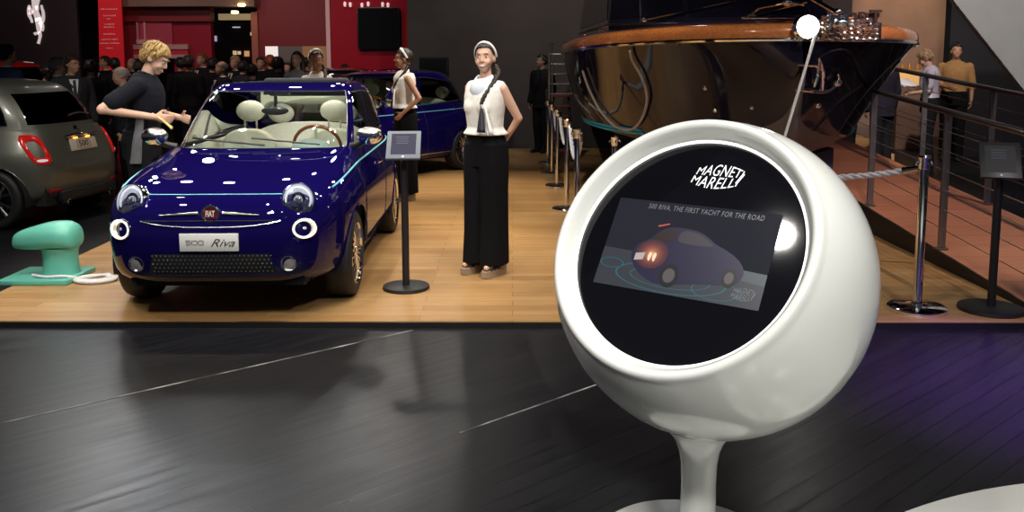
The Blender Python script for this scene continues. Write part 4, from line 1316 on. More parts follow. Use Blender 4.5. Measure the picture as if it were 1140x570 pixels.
for X, sgn in ((RX0 - .012, 0), (RX1 + .002, 0)):
    b.add([Vector((X + dx, y, z)) - rb_ for dx in (0, .010) for y, z in ((Ya, .002), (Yb_, PZ + .001), (Yb_, rz_(Yb_) - .002), (Ya, rz_(Ya) - .002))], [(0, 1, 2, 3), (7, 6, 5, 4), (0, 4, 5, 1), (1, 5, 6, 2), (2, 6, 7, 3), (3, 7, 4, 0)])
b.build('skirt', mat('black ramp skirt', (.010, .009, .011), .55), rampT)
M_RAIL = mat('dull steel rail', (.30, .28, .29), .35, .85)
for X, y0, y1, posts in ((RX0 + .035, 4.98, 8.50, (5.55, 7.02, 8.47)), (RX1 - .04, 5.6, 12.4, (5.75, 7.15, 8.52, 9.93, 11.28, 12.35))):
    far = X > 4
    hr = lambda Y: rz_(Y) + (1.09 if not far else 1.10)
    b = MB(); b.tube([Vector((X, y0, hr(y0))) - rb_, Vector((X, y1, hr(y1))) - rb_], .024, 14)
    rail = b.build('handrail', mat('dark handrail', (.10, .09, .095), .3, .7), rampT)
    for Y in posts:
        b = MB(); b.box((X - RX0, Y - 5, (rz_(Y) + hr(Y)) / 2), (.055, .022, hr(Y) - rz_(Y) - .03)); b.lathe([(.001, 0), (.055, 0), (.055, .008), (.001, .008)], 20, M=T(X - RX0, Y - 5, rz_(Y)))
        b.build('rail_post', M_RAIL, rail)
    for k in range(6):
        h = .16 + .155 * k
        b = MB(); b.tube([Vector((X, y0, rz_(y0) + h)) - rb_, Vector((X, y1, rz_(y1) + h)) - rb_], .0035, 5); b.build('cable', mat('steel cable', (.35, .34, .35), .35, .9), rail)

# ------------------------------------------------------------------ motor yacht, bow towards the viewer
BX, BY, BH = 2.42, 7.45, 0.0
ya = math.atan2(.02, 1.0)
boat = thing('motor_yacht', 'dark navy motor yacht with mahogany gunwale, bow towards the viewer', 'boat', (BX, BY, 0), 0)
# boat local: y = distance aft of the bow, x to the viewer's right
M_HULL = mat('navy hull gloss', (.011, .009, .022), .06, spec=.38)
M_MAHOG = vary(mat('varnished mahogany', (.46, .155, .045), .22, coat=1.0), 9, .22, 0, (6, 1, 6))
M_BOTTOM = mat('grey antifouling', (.13, .12, .13), .6)


def itp(tab, s_):
    return [float(np.interp(s_, [r[0] for r in tab], [r[k] for r in tab])) for k in range(1, len(tab[0]))]


#       s     deck half  sheer z  chine half  chine z  keel z
HULL0 = [(0.0, .04, 1.83, .015, 1.60, 1.58), (.12, .42, 1.832, .03, 1.36, 1.30), (.35, .80, 1.828, .10, 1.14, .98), (.7, 1.14, 1.82, .36, 1.00, .72), (1.1, 1.40, 1.808, .68, .93, .58),
         (1.6, 1.59, 1.795, .98, .895, .52), (2.2, 1.72, 1.775, 1.22, .88, .50), (3.0, 1.77, 1.755, 1.40, .87, .50), (4.2, 1.76, 1.73, 1.47, .86, .50), (6.0, 1.46, 1.70, 1.30, .86, .50), (9.2, 1.18, 1.68, 1.10, .86, .52)]
hp = [catmull([Vector((r[0], r[k], 0)) for r in HULL0], 5) for k in range(1, 6)]
ST = [[hp[0][i].x] + [hp[k][i].y for k in range(5)] for i in range(len(hp[0]))]


def section(s_, side, n=12):
    d, zs, c, zc, zk = itp(ST, s_)
    fl = max(0, 1 - s_ / 3.2)
    pts = []
    for k in range(n + 1):
        t = k / n
        x = c + (d - c) * (t * (1 - .55 * fl) + .55 * fl * t ** 2.1)
        z = zc + (zs - zc) * t
        if fl < .6: x += .05 * math.sin(PI * t) * (1 - fl)
        pts.append(Vector((side * x, s_, z)))
    return pts


SS = list(np.linspace(0, .8, 16)) + list(np.linspace(.9, 3, 18)) + list(np.linspace(3.4, 9.2, 14))
b = MB()
for side in (-1, 1):
    b.loft([section(s_, side) for s_ in SS], 0, False, False)
tr = section(9.2, -1) + list(reversed(section(9.2, 1)))
b.add(tr, [tuple(range(len(tr)))])
hull = b.build('hull', M_HULL, boat, 60)
hb_ = BVHTree.FromPolygons([tuple(v) for v in b.v], [f for f in b.f])
b = MB()
for side in (-1, 1):
    b.loft([[Vector((side * itp(ST, s_)[2], s_, itp(ST, s_)[3])), Vector((side * itp(ST, s_)[2] * .5, s_, (itp(ST, s_)[3] * .45 + itp(ST, s_)[4] * .55))), Vector((0, s_, itp(ST, s_)[4]))] for s_ in SS], 0, False, False)
b.build('hull_bottom', M_BOTTOM, boat, 60)
# aqua waterline bands
for dz in (.0, .035):
    for side in (-1, 1):
        b = MB(); pts = []
        for s_ in [s for s in SS if s > 1.75]:
            q = section(s_, side, 24); z0 = itp(ST, s_)[3] + .02 + dz
            p = min(q, key=lambda v: abs(v.z - z0)); k = q.index(p)
            # interpolate on the section at z0
            k = max(1, next((i for i, v in enumerate(q) if v.z >= z0), 1)); f = (z0 - q[k - 1].z) / (q[k].z - q[k - 1].z); p = q[k - 1].lerp(q[k], f)
            pts.append(p + Vector((side * .004, 0, 0)))
        b.tube(pts, .014, 6); b.build('waterline_band', mat('aqua waterline', (.01, .46, .76), .4), boat)
# mahogany gunwale: a rounded band round the sheer, and the foredeck
rings = []
outline = []
for side in (-1, 1):
    for s_ in (SS if side == 1 else list(reversed(SS))):
        d, zs = itp(ST, s_)[:2]
        outline.append((side * d, s_, zs, s_))
outline = [o_ for i, o_ in enumerate(outline) if i == 0 or (Vector(o_[:3]) - Vector(outline[i - 1][:3])).length > .004]
n = len(outline)
for i in range(n):
    p = Vector(outline[i][:3]); a = Vector(outline[max(0, i - 1)][:3]); c = Vector(outline[min(n - 1, i + 1)][:3])
    d = (c - a); d.z = 0; d.normalize(); nn = Vector((d.y, -d.x, 0))
    if nn.dot(p - Vector((0, 4, p.z))) < 0: nn = -nn
    prof = [(-.02, -.004), (.012, .006), (.018, .03), (.016, .06), (.008, .095), (-.02, .118), (-.07, .134), (-.16, .142), (-.30, .150)]
    rings.append([p + nn * u + Vector((0, 0, v)) for u, v in prof])
b = MB(); b.loft(rings, 0, False, False); b.build('gunwale', M_MAHOG, boat, 60)
b = MB(); b.tube([r_[0] + (r_[1] - r_[0]) * .9 + Vector((0, 0, -.006)) for r_ in rings], .018, 8); b.build('rub_rail', CHROME, boat)
# deck inside
dk = [r_[-1] for r_ in rings]
b = MB()
half = n // 2
lft = [r_ for r_, o_ in zip(dk, outline) if o_[0] < 0]; rgt = [r_ for r_, o_ in zip(dk, outline) if o_[0] > 0]
lft.sort(key=lambda v: v.y); rgt.sort(key=lambda v: v.y)
m_ = min(len(lft), len(rgt)); rows = []
for k in range(m_):
    p, q = lft[k], rgt[k]
    if p.x > q.x: p, q = (p + q) / 2, (p + q) / 2
    rows.append([p.lerp(q, t) + Vector((0, 0, .07 * math.sin(PI * t) * min(1, k / 12))) for t in np.linspace(0, 1, 11)])
b.loft(rows, 0, False, False); b.build('foredeck', vary(mat('varnished foredeck', (.36, .16, .06), .25, coat=.6), 6, .2, 0, (8, 1, 1)), boat, 60)
# navy coaming line above the gunwale
b = MB()
b.tube([rings[i][-1] + Vector((0, 0, .012)) for i in range(2, n - 2)], .02, 8); b.build('deck_coaming', mat('navy gloss trim', (.012, .011, .03), .15, coat=1), boat)
# cabin with raked dark windscreen
b = MB()
def cab(s_, hw, z, back): return [Vector((-hw, back, z)), Vector((-hw * .96, s_ + .45, z)), Vector((-hw * .72, s_ + .10, z)), Vector((-hw * .35, s_, z)), Vector((hw * .35, s_, z)), Vector((hw * .72, s_ + .10, z)), Vector((hw * .96, s_ + .45, z)), Vector((hw, back, z))]
lv = [cab(2.55, 1.36, 1.90, 7.0), cab(2.62, 1.35, 2.06, 7.0), cab(3.55, 1.22, 2.95, 6.9), cab(3.75, 1.18, 3.05, 6.8)]
b.loft(lv); cabn = b.build('cabin', mat('navy cabin gloss', (.010, .009, .020), .12, coat=1), boat, 30)
b = MB()
for k in range(7):
    p0, p1, q0, q1 = lv[1][k], lv[1][k + 1], lv[2][k], lv[2][k + 1]
    nn = (p1 - p0).cross(q0 - p0).normalized()
    if nn.dot(Vector((0, -1, .2)) if 0 < k < 6 else p0 - Vector((0, p0.y, p0.z))) < 0: nn = -nn
    m = lambda u, v: (p0.lerp(p1, u)).lerp(q0.lerp(q1, u), v) + nn * .006
    b.add([m(.04, .08), m(.96, .08), m(.96, .9), m(.04, .9)], [(0, 1, 2, 3)])
b.build('windscreen', mat('dark boat glass', (.006, .006, .012), .05, spec=.8), cabn)
b = MB()
for k in range(1, 7): b.tube([lv[1][k], lv[2][k]], .012, 8)
b.tube(lv[1], .014, 8); b.build('screen_pillar', mat('dark steel frame', (.10, .10, .13), .25, .9), cabn)
# wiper arms
for x0, z0, x1, z1 in ((-.95, 2.10, .10, 2.32), (.25, 2.14, .9, 2.30)):
    b = MB(); ys_ = lambda z: 2.60 + (z - 2.06) * 1.03
    b.tube([(x0, ys_(z0) - .04, z0), (x1, ys_(z1) - .05, z1)], .010, 6); b.ell((x0, ys_(z0) - .04, z0), (.04, .04, .03), 10); b.build('wiper', CHROME, cabn)
# bow hardware: cleats, glare disc, anchor roller, chain
def cleat(x, s_, rot, nm='cleat'):
    z = itp(ST, s_)[1] + .145
    b = MB(); Mc = T(x, s_, z) @ Matrix.Rotation(rot, 4, 'Z')
    for dx in (-.05, .05): b.tube([(dx, 0, 0), (dx, 0, .05)], .016, 8, M=Mc)
    b.cap((-.13, 0, .06), (.13, 0, .06), .014, .014, 8, M=Mc); return b.build(nm, CHROME, boat)
cleat(-.28, .55, .4); cleat(.42, .50, -.5); cleat(-1.45, 2.3, 1.3); cleat(1.46, 2.35, -1.2); cleat(-1.56, 3.2, 1.5)
b = MB(); b.box((.22, .10, 2.0), (.16, .34, .05)); b.box((.16, -.02, 1.98), (.02, .2, .12)); b.box((.29, -.02, 1.98), (.02, .2, .12)); b.lathe([(.02, -.06), (.045, -.04), (.03, 0), (.045, .04), (.02, .06)], 16, M=T(.225, -.08, 1.96) @ Matrix.Rotation(PI / 2, 4, 'Y')); b.build('anchor_roller', CHROME, boat, bevel=.004)
b = MB()
for k in range(16):
    x = .20 + .028 * k; s_ = .02 + .30 * (k / 16) ** 1.0; z = 2.005 - .02 * math.sin(k / 15 * PI)
    Ml = T(x, s_, z) @ Matrix.Rotation(k * PI / 2, 4, 'X'); b.tube([Ml @ Vector((.026 * math.cos(a), .014 * math.sin(a), 0)) for a in np.linspace(0, 2 * PI, 13)[:-1]], .006, 6, loop=True)
b.build('anchor_chain', CHROME, boat)
# chain wound along the gunwale face right of the stem
b = MB()
for row, zz in enumerate((1.842, 1.885, 1.925, 1.96)):
    for k in range(17):
        x = .13 + .034 * k + .012 * (row % 2)
        s2 = float(np.interp(x + .02, [r[1] for r in ST[:30]], [r[0] for r in ST[:30]]))
        Ml = T(x, s2 - .040 + .016 * (row == 3), zz + .006 * math.sin(k * 1.9 + row)) @ Matrix.Rotation(.5, 4, 'Z') @ Matrix.Rotation(PI / 2 if k % 2 else .2, 4, 'X')
        b.tube([Ml @ Vector((.024 * math.cos(a), .014 * math.sin(a), 0)) for a in np.linspace(0, 2 * PI, 13)[:-1]], .0062, 6, loop=True)
b.build('anchor_chain', CHROME, boat)
b = MB()
for x in (.10, .70):
    s2 = float(np.interp(x + .02, [r[1] for r in ST[:30]], [r[0] for r in ST[:30]])); b.box((x, s2 - .03, 1.90), (.03, .04, .15))
b.build('chain_plate', CHROME, boat, bevel=.006)
b = MB(); b.lathe([(.001, -.02), (.10, -.02), (.115, .03), (.10, .06), (.09, .062), (.085, .03), (.001, .02)], 28, M=T(-.02, -.035, 1.93) @ Matrix.Rotation(PI / 2, 4, 'X')); glareb = b.build('bow_glare', CHROME, boat)  # chrome cup and glowing disc added to stand in for glare on the bow
b = MB(); b.ell((-.02, -.085, 1.93), (.092, .045, .092), 24); b.build('lens', mat('bright bow glare', (1, 1, 1), .2, emit=(1, .95, .88), estr=30), glareb)  # this part glows in place of light reflected off the bow chrome
# flag staff base / pulpit rail
b = MB(); b.tube([(-.35, .6, 2.03), (-.30, .35, 2.10), (-.12, .16, 2.14), (.02, .14, 2.12)], .011, 8); b.ell((-.12, .16, 2.14), (.04, .04, .035), 12); b.build('bow_rail', CHROME, boat)
b = MB(); b.tube([(.10, 1.2, 2.42), (.36, .32, 2.06)], .020, 8); b.ell((.36, .32, 2.06), (.04, .04, .04), 12); b.build('bow_staff', CHROME, boat)
# anchor hung on the stem
b = MB()
sp_ = lambda x, z: hb_.ray_cast(Vector((x, -2, z)), Vector((0, 1, 0)))[0]
def on_bow(px, py, lift=.03):
    o_ = Vector((-BX, -BY, CAM_Z)); d = Vector(ray(px, py)).normalized(); h = hb_.ray_cast(o_, d)
    if h[0] is None: return None
    nn = h[1] if h[1].dot(d) < 0 else -h[1]
    return h[0] + nn * lift
A = lambda px, py, l=.04: on_bow(px, py, l)
pth = [A(888, 100), A(898, 101.5), A(907, 101), A(917, 101), A(925, 96), A(931, 90), A(930, 82)]
if all(pth):
    b.tube(catmull(pth, 4), [.010 + .010 * math.sin(PI * k / 24) for k in range(25)], 8)
    sh = [A(911, 99), A(911.5, 90), A(912, 79), A(911, 73), A(908, 65)]
    if all(sh): b.tube(sh, [.022, .022, .020, .016, .012], 8)
    k1 = [A(890, 73), A(904, 74), A(912, 78)]
    if all(k1): b.tube(k1, .012, 8)
    k1 = [A(902, 96), A(906, 84), A(909, 68)]
    if all(k1): b.tube(k1, [.02, .026, .014], 8)
    b.ell(A(929, 91), (.04, .03, .035), 12)
    b.build('anchor', CHROME, boat)
p = A(910, 119, .01)
if p:
    b = MB(); b.ell(p, (.03, .02, .025), 12); b.build('hull_fitting', CHROME, boat)
for px, py in ((838, 121), (786, 99), (797, 124)):
    p = A(px, py, .004)
    if p: b = MB(); b.ell(p, (.022, .012, .022), 10); b.build('hull_fitting', CHROME, boat)
# grey tube looped along the hull surface
pts = [A(x, y, .03) for x, y in ((704, 55), (707, 66), (715, 80), (721, 95), (723, 110), (720, 125), (713, 138), (703, 144), (690, 141), (678, 131), (668, 117), (658, 96), (652, 78))]
if all(pts):
    b = MB(); b.tube(catmull(pts, 5), .014, 8); tag(b.build('hull_loop_line', vary(mat('grey hull line', (.42, .40, .38), .6), 90, .15)), 'grey line in a loop on the dark hull', 'rope').location = (BX, BY, 0)
# mooring line from the bow down to the stage
p0 = Vector((BX + .02, BY - .16, 1.86)); p1 = Vector((2.18, 7.20, 1.0)); p2 = Vector((2.06, 7.15, PZ + .03))
b = MB(); b.tube([p0, p1, p2], .012, 8); b.lathe([(.001, 0), (.05, 0), (.05, .03), (.001, .035)], 16, M=T(p2.x, p2.y, PZ)); tag(b.build('mooring_line', M_ROPE), 'taut white mooring line from the bow tip down behind the kiosk', 'rope')
# cradle under the hull
cr = thing('boat_cradle', 'violet blue steel cradle holding the yacht above the stage', 'cradle', (BX, BY, PZ))
M_CR = mat('violet blue cradle paint', (.055, .05, .12), .4)
for s_ in (1.7, 3.4, 6.2):
    d, zs, c, zc, zk = itp(ST, s_)
    b = MB()
    zt = lambda x: zk + (zc - zk) * (abs(x) / c) * .9 - PZ - .02
    for side in (-1, 1):
        x = side * min(c * .72, .68)
        b.add([(x - .16, s_ - .1, 0), (x + .16, s_ - .1, 0), (x + .16, s_ + .1, 0), (x - .16, s_ + .1, 0), (x - .16, s_ - .1, zt(x - .16)), (x + .16, s_ - .1, zt(x + .16)), (x + .16, s_ + .1, zt(x + .16)), (x - .16, s_ + .1, zt(x - .16))], [(3, 2, 1, 0), (4, 5, 6, 7), (0, 1, 5, 4), (1, 2, 6, 5), (2, 3, 7, 6), (3, 0, 4, 7)])
    b.box((0, s_, .05), (min(c * 1.6, 1.6), .16, .10)); b.build('support_frame', M_CR, cr, bevel=.006)

# boarding stair at the far left of the boat
bs = thing('boarding_stair', 'steel boarding stair with red treads at the far side of the boat', 'stair', (.76, 14.5, PZ))
for k in range(6):
    b = MB(); b.box((.02, -.1 + .30 * k * .5, .16 + .17 * k), (.36, .26, .04)); b.build('tread', mat('red carpet tread', (.22, .04, .03), .8), bs, bevel=.005)
b = MB()
for x in (-.19, .18):
    b.add([(x, -.3, 0), (x + .04, -.3, 0), (x + .04, .75, .98), (x, .75, .98), (x, -.3, .12), (x + .04, -.3, .12), (x + .04, .75, 1.12), (x, .75, 1.12)], [(3, 2, 1, 0), (4, 5, 6, 7), (0, 1, 5, 4), (1, 2, 6, 5), (2, 3, 7, 6), (3, 0, 4, 7)])
b.build('stringer', MATTE, bs)
b = MB()
for x in (-.17,): 
    b.tube([(x, -.32, 0), (x, -.32, 1.87), (x + .33, -.32, 1.87)], .026, 10)
    b.tube([(x + .05, -.32, 0.95), (x + .05, -.32, 1.87)], .014, 8)
for k in range(5): b.tube([(-.17, -.32, 1.70 - .155 * k), (.20, -.32, 1.70 - .155 * k)], .010, 6)
b.build('handrail', STEEL, bs)
# ------------------------------------------------------------------ people
SKIN = mat('light skin', (.66, .40, .29), .55)
SKIN_T = mat('tanned skin', (.46, .24, .15), .45)
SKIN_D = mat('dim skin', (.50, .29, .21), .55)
M_EYE = mat('eye white', (.75, .73, .70), .2); M_IRIS = mat('dark iris', (.02, .012, .01), .15)
M_LIP = mat('rose lips', (.52, .20, .17), .45); M_TEETH = mat('teeth', (.85, .82, .76), .3)
HAIRS = {k: vary(mat(k + ' hair', c, .5), 40, .3, .5, (3, 3, .6)) for k, c in {'black': (.010, .008, .007), 'brown': (.045, .024, .014), 'grey': (.20, .19, .185), 'blond': (.44, .28, .10), 'fair': (.46, .31, .16), 'ginger': (.26, .07, .02), 'darkbrown': (.022, .013, .010)}.items()}
CL = lambda n, c, r=.85: vary(mat(n, c, r, spec=.12), 25, .08, .15)

TORSO_M = [(.84, .085, .085, .0), (.90, .150, .112, -.008), (.96, .162, .118, -.010), (1.03, .152, .110, -.004), (1.10, .143, .104, .002), (1.18, .152, .112, .004), (1.27, .168, .122, .004), (1.34, .176, .122, -.002), (1.40, .172, .108, -.010), (1.44, .135, .088, -.016), (1.475, .075, .066, -.016)]
TORSO_F = [(.84, .085, .088, .0), (.90, .158, .118, -.012), (.96, .166, .120, -.014), (1.03, .142, .104, -.004), (1.10, .118, .092, .002), (1.18, .126, .098, .006), (1.27, .142, .108, .006), (1.34, .148, .106, -.002), (1.40, .146, .092, -.010), (1.44, .112, .076, -.016), (1.475, .062, .058, -.016)]
ARMS = {'down': ((.235, -.03, 1.15), (.235, .04, .91)), 'behind': ((.245, -.14, 1.17), (.07, -.17, 1.00)), 'pocket': ((.275, -.13, 1.17), (.185, .05, 1.00)),
        'front': ((.235, .03, 1.14), (.07, .25, 1.10)), 'phone': ((.22, .08, 1.15), (.10, .30, 1.30)), 'cross': ((.23, .06, 1.14), (-.04, .20, 1.17))}


def person_parts(sex, armR, armL, lean, nod, turn, tilt, top, bottom, hair, voxel, face, stride=0.0):
    TOR = TORSO_M if sex == 'm' else TORSO_F
    sh = .182 if sex == 'm' else .158
    lr = Matrix.Rotation(-lean, 4, 'X')

    def bend(p):
        p = Vector(p); k = min(1, max(0, (p.z - .92) / .14))
        if k <= 0 or lean == 0: return p
        q = lr @ (p - Vector((0, 0, .96))) + Vector((0, 0, .96))
        return p.lerp(q, k)
    HM = T(0, -.012, 1.51) @ Matrix.Rotation(turn, 4, 'Z') @ Matrix.Rotation(tilt, 4, 'Y') @ Matrix.Rotation(-nod, 4, 'X') @ T(0, .012, -1.51)
    head = lambda p: bend(HM @ Vector(p))

    def ring(z, a, b_, yc, f, n=24, e=2.3):
        return [f((a * sup(math.cos(t), e), yc + b_ * sup(math.sin(t), e), z)) for t in np.linspace(0, 2 * PI, n + 1)[:-1]]

    def torso(b, z0, z1, inf, hem=0.0):
        zz = [r_[0] for r_ in TOR]; zs = [z0] + [z for z in zz if z0 + .01 < z < z1 - .01] + [z1]
        rings = []
        for z in zs:
            a, d, yc = [float(np.interp(z, zz, [r_[k] for r_ in TOR])) for k in (1, 2, 3)]
            if z < .90: a, d, yc = TOR[1][1], TOR[1][2], TOR[1][3]
            g = inf + (hem if z == z0 else 0)
            rings.append(ring(z, a + g, d + g, yc, bend))
        b.loft(rings)
        if sex == 'f' and z1 > 1.25:
            for s_ in (-1, 1): b.ell(bend((s_ * .060, .080, 1.262)), (.060 + inf * .6, .052 + inf * .6, .062 + inf * .6), 16)

    S = {s_: bend((s_ * sh, -.012, 1.398)) for s_ in (-1, 1)}
    JO = {}
    for s_, a in ((1, armR), (-1, armL)):
        e, w_ = ARMS[a] if isinstance(a, str) else a
        if isinstance(a, str): e, w_ = (e[0] - (.0 if sex == 'm' else .03), e[1], e[2]), w_
        JO[s_] = (Vector((s_ * e[0], e[1], e[2])), Vector((s_ * w_[0], w_[1], w_[2])))
    ar = (.052, .040, .036, .026) if sex == 'm' else (.043, .033, .031, .022)
    HIP = {s_: Vector((s_ * .088, -.005, .90)) for s_ in (-1, 1)}
    KN = {s_: Vector((s_ * .092, .015 + s_ * stride * .5, .50)) for s_ in (-1, 1)}
    AN = {s_: Vector((s_ * .095, -.03 + s_ * stride, .085)) for s_ in (-1, 1)}

    def legs(b, inf, z_end=None):
        for s_ in (-1, 1):
            b.cap(HIP[s_], KN[s_], .088 + inf, .058 + inf * 1.1); b.cap(KN[s_], AN[s_], .056 + inf * 1.1, .038 + inf * 1.6)

    def arm(b, s_, inf, upto):
        e, w_ = JO[s_]
        b.ell(S[s_], (ar[0] + inf - .002,) * 3, 14)
        b.cap(S[s_], e if upto > 1 else S[s_].lerp(e, upto), ar[0] + inf, ar[1] + inf + (.012 if upto < 1 else 0))
        if upto > 1: b.cap(e, w_ if upto >= 2 else e.lerp(w_, upto - 1), ar[2] + inf, ar[3] + inf * 1.3)

    def hand(b, s_):
        e, w_ = JO[s_]; d = (w_ - e).normalized()
        pn = Vector((-s_, 0, 0)) if abs(d.x) < .8 else Vector((0, -1, 0))
        pn = (pn - d * pn.dot(d)).normalized(); lat = d.cross(pn).normalized()
        if lat.dot(Vector((0, 1, .3))) < 0: lat = -lat
        k_ = 1.0 if sex == 'm' else .88
        rings = []
        for t, a, c in ((0, .022, .019), (.02, .026, .018), (.05, .036, .015), (.08, .039, .014), (.092, .034, .011)):
            rings.append([w_ + d * t * k_ + lat * a * k_ * math.cos(q) + pn * c * k_ * math.sin(q) for q in np.linspace(0, 2 * PI, 15)[:-1]])
        b.loft(rings)
        for i, (o_, L_) in enumerate(((.028, .070), (.0095, .080), (-.0095, .075), (-.028, .058))):
            p = w_ + (d * .084 + lat * o_) * k_; dd = d
            for seg, cu in ((.45, .35), (.33, .55), (.25, .45)):
                dd = (dd * math.cos(cu) + pn * math.sin(cu)).normalized(); q = p + dd * L_ * seg * k_
                b.cap(p, q, .0092 * k_, .0082 * k_, 8); p = q
        p = w_ + (d * .025 + lat * .026) * k_; q = p + (d * .6 + lat * .65 + pn * .35).normalized() * .045 * k_
        b.cap(p, q, .013 * k_, .0105 * k_, 8); b.cap(q, q + (d * .85 + lat * .2 + pn * .45).normalized() * .032 * k_, .0105 * k_, .0085 * k_, 8)

    parts = []
    # --- body: one continuous skin
    b = MB(); torso(b, .84, 1.475, 0); legs(b, 0)
    for s_ in (-1, 1):
        arm(b, s_, 0, 2); hand(b, s_)
        b.cap(AN[s_] + Vector((0, -.02, -.035)), AN[s_] + Vector((s_ * .012, .165, -.062)), .036, .022, 10)
    b.cap(bend((0, -.018, 1.43)), head((0, .0, 1.57)), .054 if sex == 'm' else .046, .050 if sex == 'm' else .043)
    fw = 1.0 if sex == 'm' else .94
    def he(c, r_): 
        m = MB(); m.ell(c, r_, 20); b.add([head(v) for v in m.v], m.f)
    he((0, -.012, 1.655), (.076 * fw, .096, .092)); he((0, .03, 1.605), (.060 * fw, .066, .080)); he((0, .062, 1.548), (.030 * fw, .030, .026))
    he((0, .076, 1.665), (.050 * fw, .016 if sex == 'f' else .020, .013))
    for s_ in (-1, 1):
        he((s_ * .034, .066, 1.602), (.025, .024, .026)); he((s_ * .076 * fw, -.008, 1.625), (.011, .022, .032)); he((s_ * .011, .096, 1.604), (.007, .009, .007))
    b.cap(head((0, .088, 1.650)), head((0, .106, 1.609)), .008, .0115, 10)
    he((0, .087, 1.573), (.024, .014, .008)); he((0, .084, 1.560), (.020, .014, .008))
    parts.append(('body', b, 'skin', [('REMESH', dict(mode='VOXEL', voxel_size=voxel)), ('SMOOTH', dict(factor=.5, iterations=2 if voxel > .009 else 3))]))
    hv = dict(mode='VOXEL', voxel_size=max(voxel, .009))
    # --- trousers
    b = MB()
    if bottom == 'wide':
        torso(b, .80, 1.085, .014)
        for s_ in (-1, 1):
            rr = []
            for z, a, d, x, y in ((.98, .108, .128, .072, -.008), (.85, .112, .130, .078, -.004), (.6, .102, .122, .082, .0), (.3, .100, .125, .084, .0), (.035, .104, .138, .086, .008)):
                rr.append([Vector((s_ * x + a * math.cos(t) * (1 + .03 * math.sin(5 * t + z * 3)), y + d * math.sin(t) * (1 + .03 * math.sin(6 * t)), z)) for t in np.linspace(0, 2 * PI, 37)[:-1]])
            b.loft(rr)
    else:
        torso(b, .82, 1.04, .028); legs(b, .022)
        for s_ in (-1, 1): b.cap(AN[s_] + Vector((0, 0, .02)), AN[s_] + Vector((0, .01, -.02)), .062, .066)
    parts.append(('trousers', b, 'bottom', [('REMESH', hv), ('SMOOTH', dict(factor=.5, iterations=3))]))
    # --- top
    b = MB()
    if top == 'blouse':
        torso(b, 1.045, 1.462, .026, .026)
        for s_ in (-1, 1): b.ell(bend((s_ * (sh - .022), -.012, 1.415)), (.046, .052, .048), 14)
    elif top == 'polo':
        torso(b, .88, 1.485, .018, .006)
        for s_ in (-1, 1): arm(b, s_, .018, .72)
    elif top == 'shirt':
        torso(b, .90, 1.485, .018)
        for s_ in (-1, 1): arm(b, s_, .014, 1.95)
    elif top == 'rolled':
        torso(b, .93, 1.485, .020)
        for s_ in (-1, 1): arm(b, s_, .017, 1.25)
    else:
        torso(b, .80, 1.49, .030, .012)
        for s_ in (-1, 1): arm(b, s_, .024, 1.97)
    parts.append(({'blouse': 'sleeveless_blouse', 'polo': 'polo_shirt', 'shirt': 'shirt', 'rolled': 'shirt', 'jacket': 'jacket'}[top], b, 'top', [('REMESH', hv), ('SMOOTH', dict(factor=.5, iterations=3))]))
    if top == 'blouse':     # cowl collar
        b = MB(); rr = []
        for z, a, d, y in ((1.385, .098, .078, .030), (1.415, .102, .086, .030), (1.455, .090, .084, .020), (1.505, .064, .064, .004), (1.50, .055, .054, .0), (1.46, .058, .056, 0), (1.43, .06, .06, 0)):
            rr.append([bend((a * math.cos(t), y + d * math.sin(t) + .018 * max(0, math.sin(t)), z - .030 * max(0, math.sin(t)))) for t in np.linspace(0, 2 * PI, 29)[:-1]])
        b.loft(rr, caps=False); parts.append(('cowl_collar', b, 'collar', []))
    else:
        b = MB(); rr = []
        for z, a in ((1.455, .078), (1.485, .070), (1.508, .064), (1.504, .058), (1.47, .06)):
            rr.append([bend((a * math.cos(t), -.012 + a * .95 * math.sin(t), z - .02 * max(0, math.sin(t)))) for t in np.linspace(0, 2 * PI, 25)[:-1]])
        b.loft(rr, caps=False); parts.append(('collar', b, 'collar', []))
    if top == 'jacket':
        b = MB(); f_ = lambda x, z, o_=0: bend((x, float(np.interp(z, [r_[0] for r_ in TOR], [r_[2] + r_[3] for r_ in TOR])) * math.sqrt(max(0, 1 - (abs(x) / .2) ** 2.2)) + .050 + o_, z))
        b.add([f_(-.055, 1.44), f_(.055, 1.44), f_(.03, 1.3), f_(0, 1.12), f_(-.03, 1.3)], [(0, 1, 2, 3, 4)]); 
        b.add([v + bend((0, 0, 0)) - Vector((0, .012, 0)) for v in b.v], [(4, 3, 2, 1, 0), (0, 1, 6, 5)] if False else [(4, 3, 2, 1, 0)])
        parts.append(('shirt_front', b, 'shirtfront', []))
        b = MB(); b.add([f_(-.016, 1.43, .018), f_(.016, 1.43, .018), f_(.022, 1.2, .018), f_(0, 1.15, .018), f_(-.022, 1.2, .018)], [(0, 1, 2, 3, 4)]); b.add([v - Vector((0, .006, 0)) for v in b.v], [(4, 3, 2, 1, 0)])
        parts.append(('tie', b, 'tie', []))
        b = MB()
        for s_ in (-1, 1):
            pp = [f_(s_ * .060, 1.455, .004), f_(s_ * .090, 1.34, .006), f_(s_ * .075, 1.30, .006), f_(s_ * .012, 1.10, .006), f_(s_ * .036, 1.32, .006)]
            b.add(pp, [(0, 1, 2, 3, 4)]); b.add([v + Vector((0, -.008, 0)) for v in pp], [(4, 3, 2, 1, 0)])
        parts.append(('lapels', b, 'top', []))
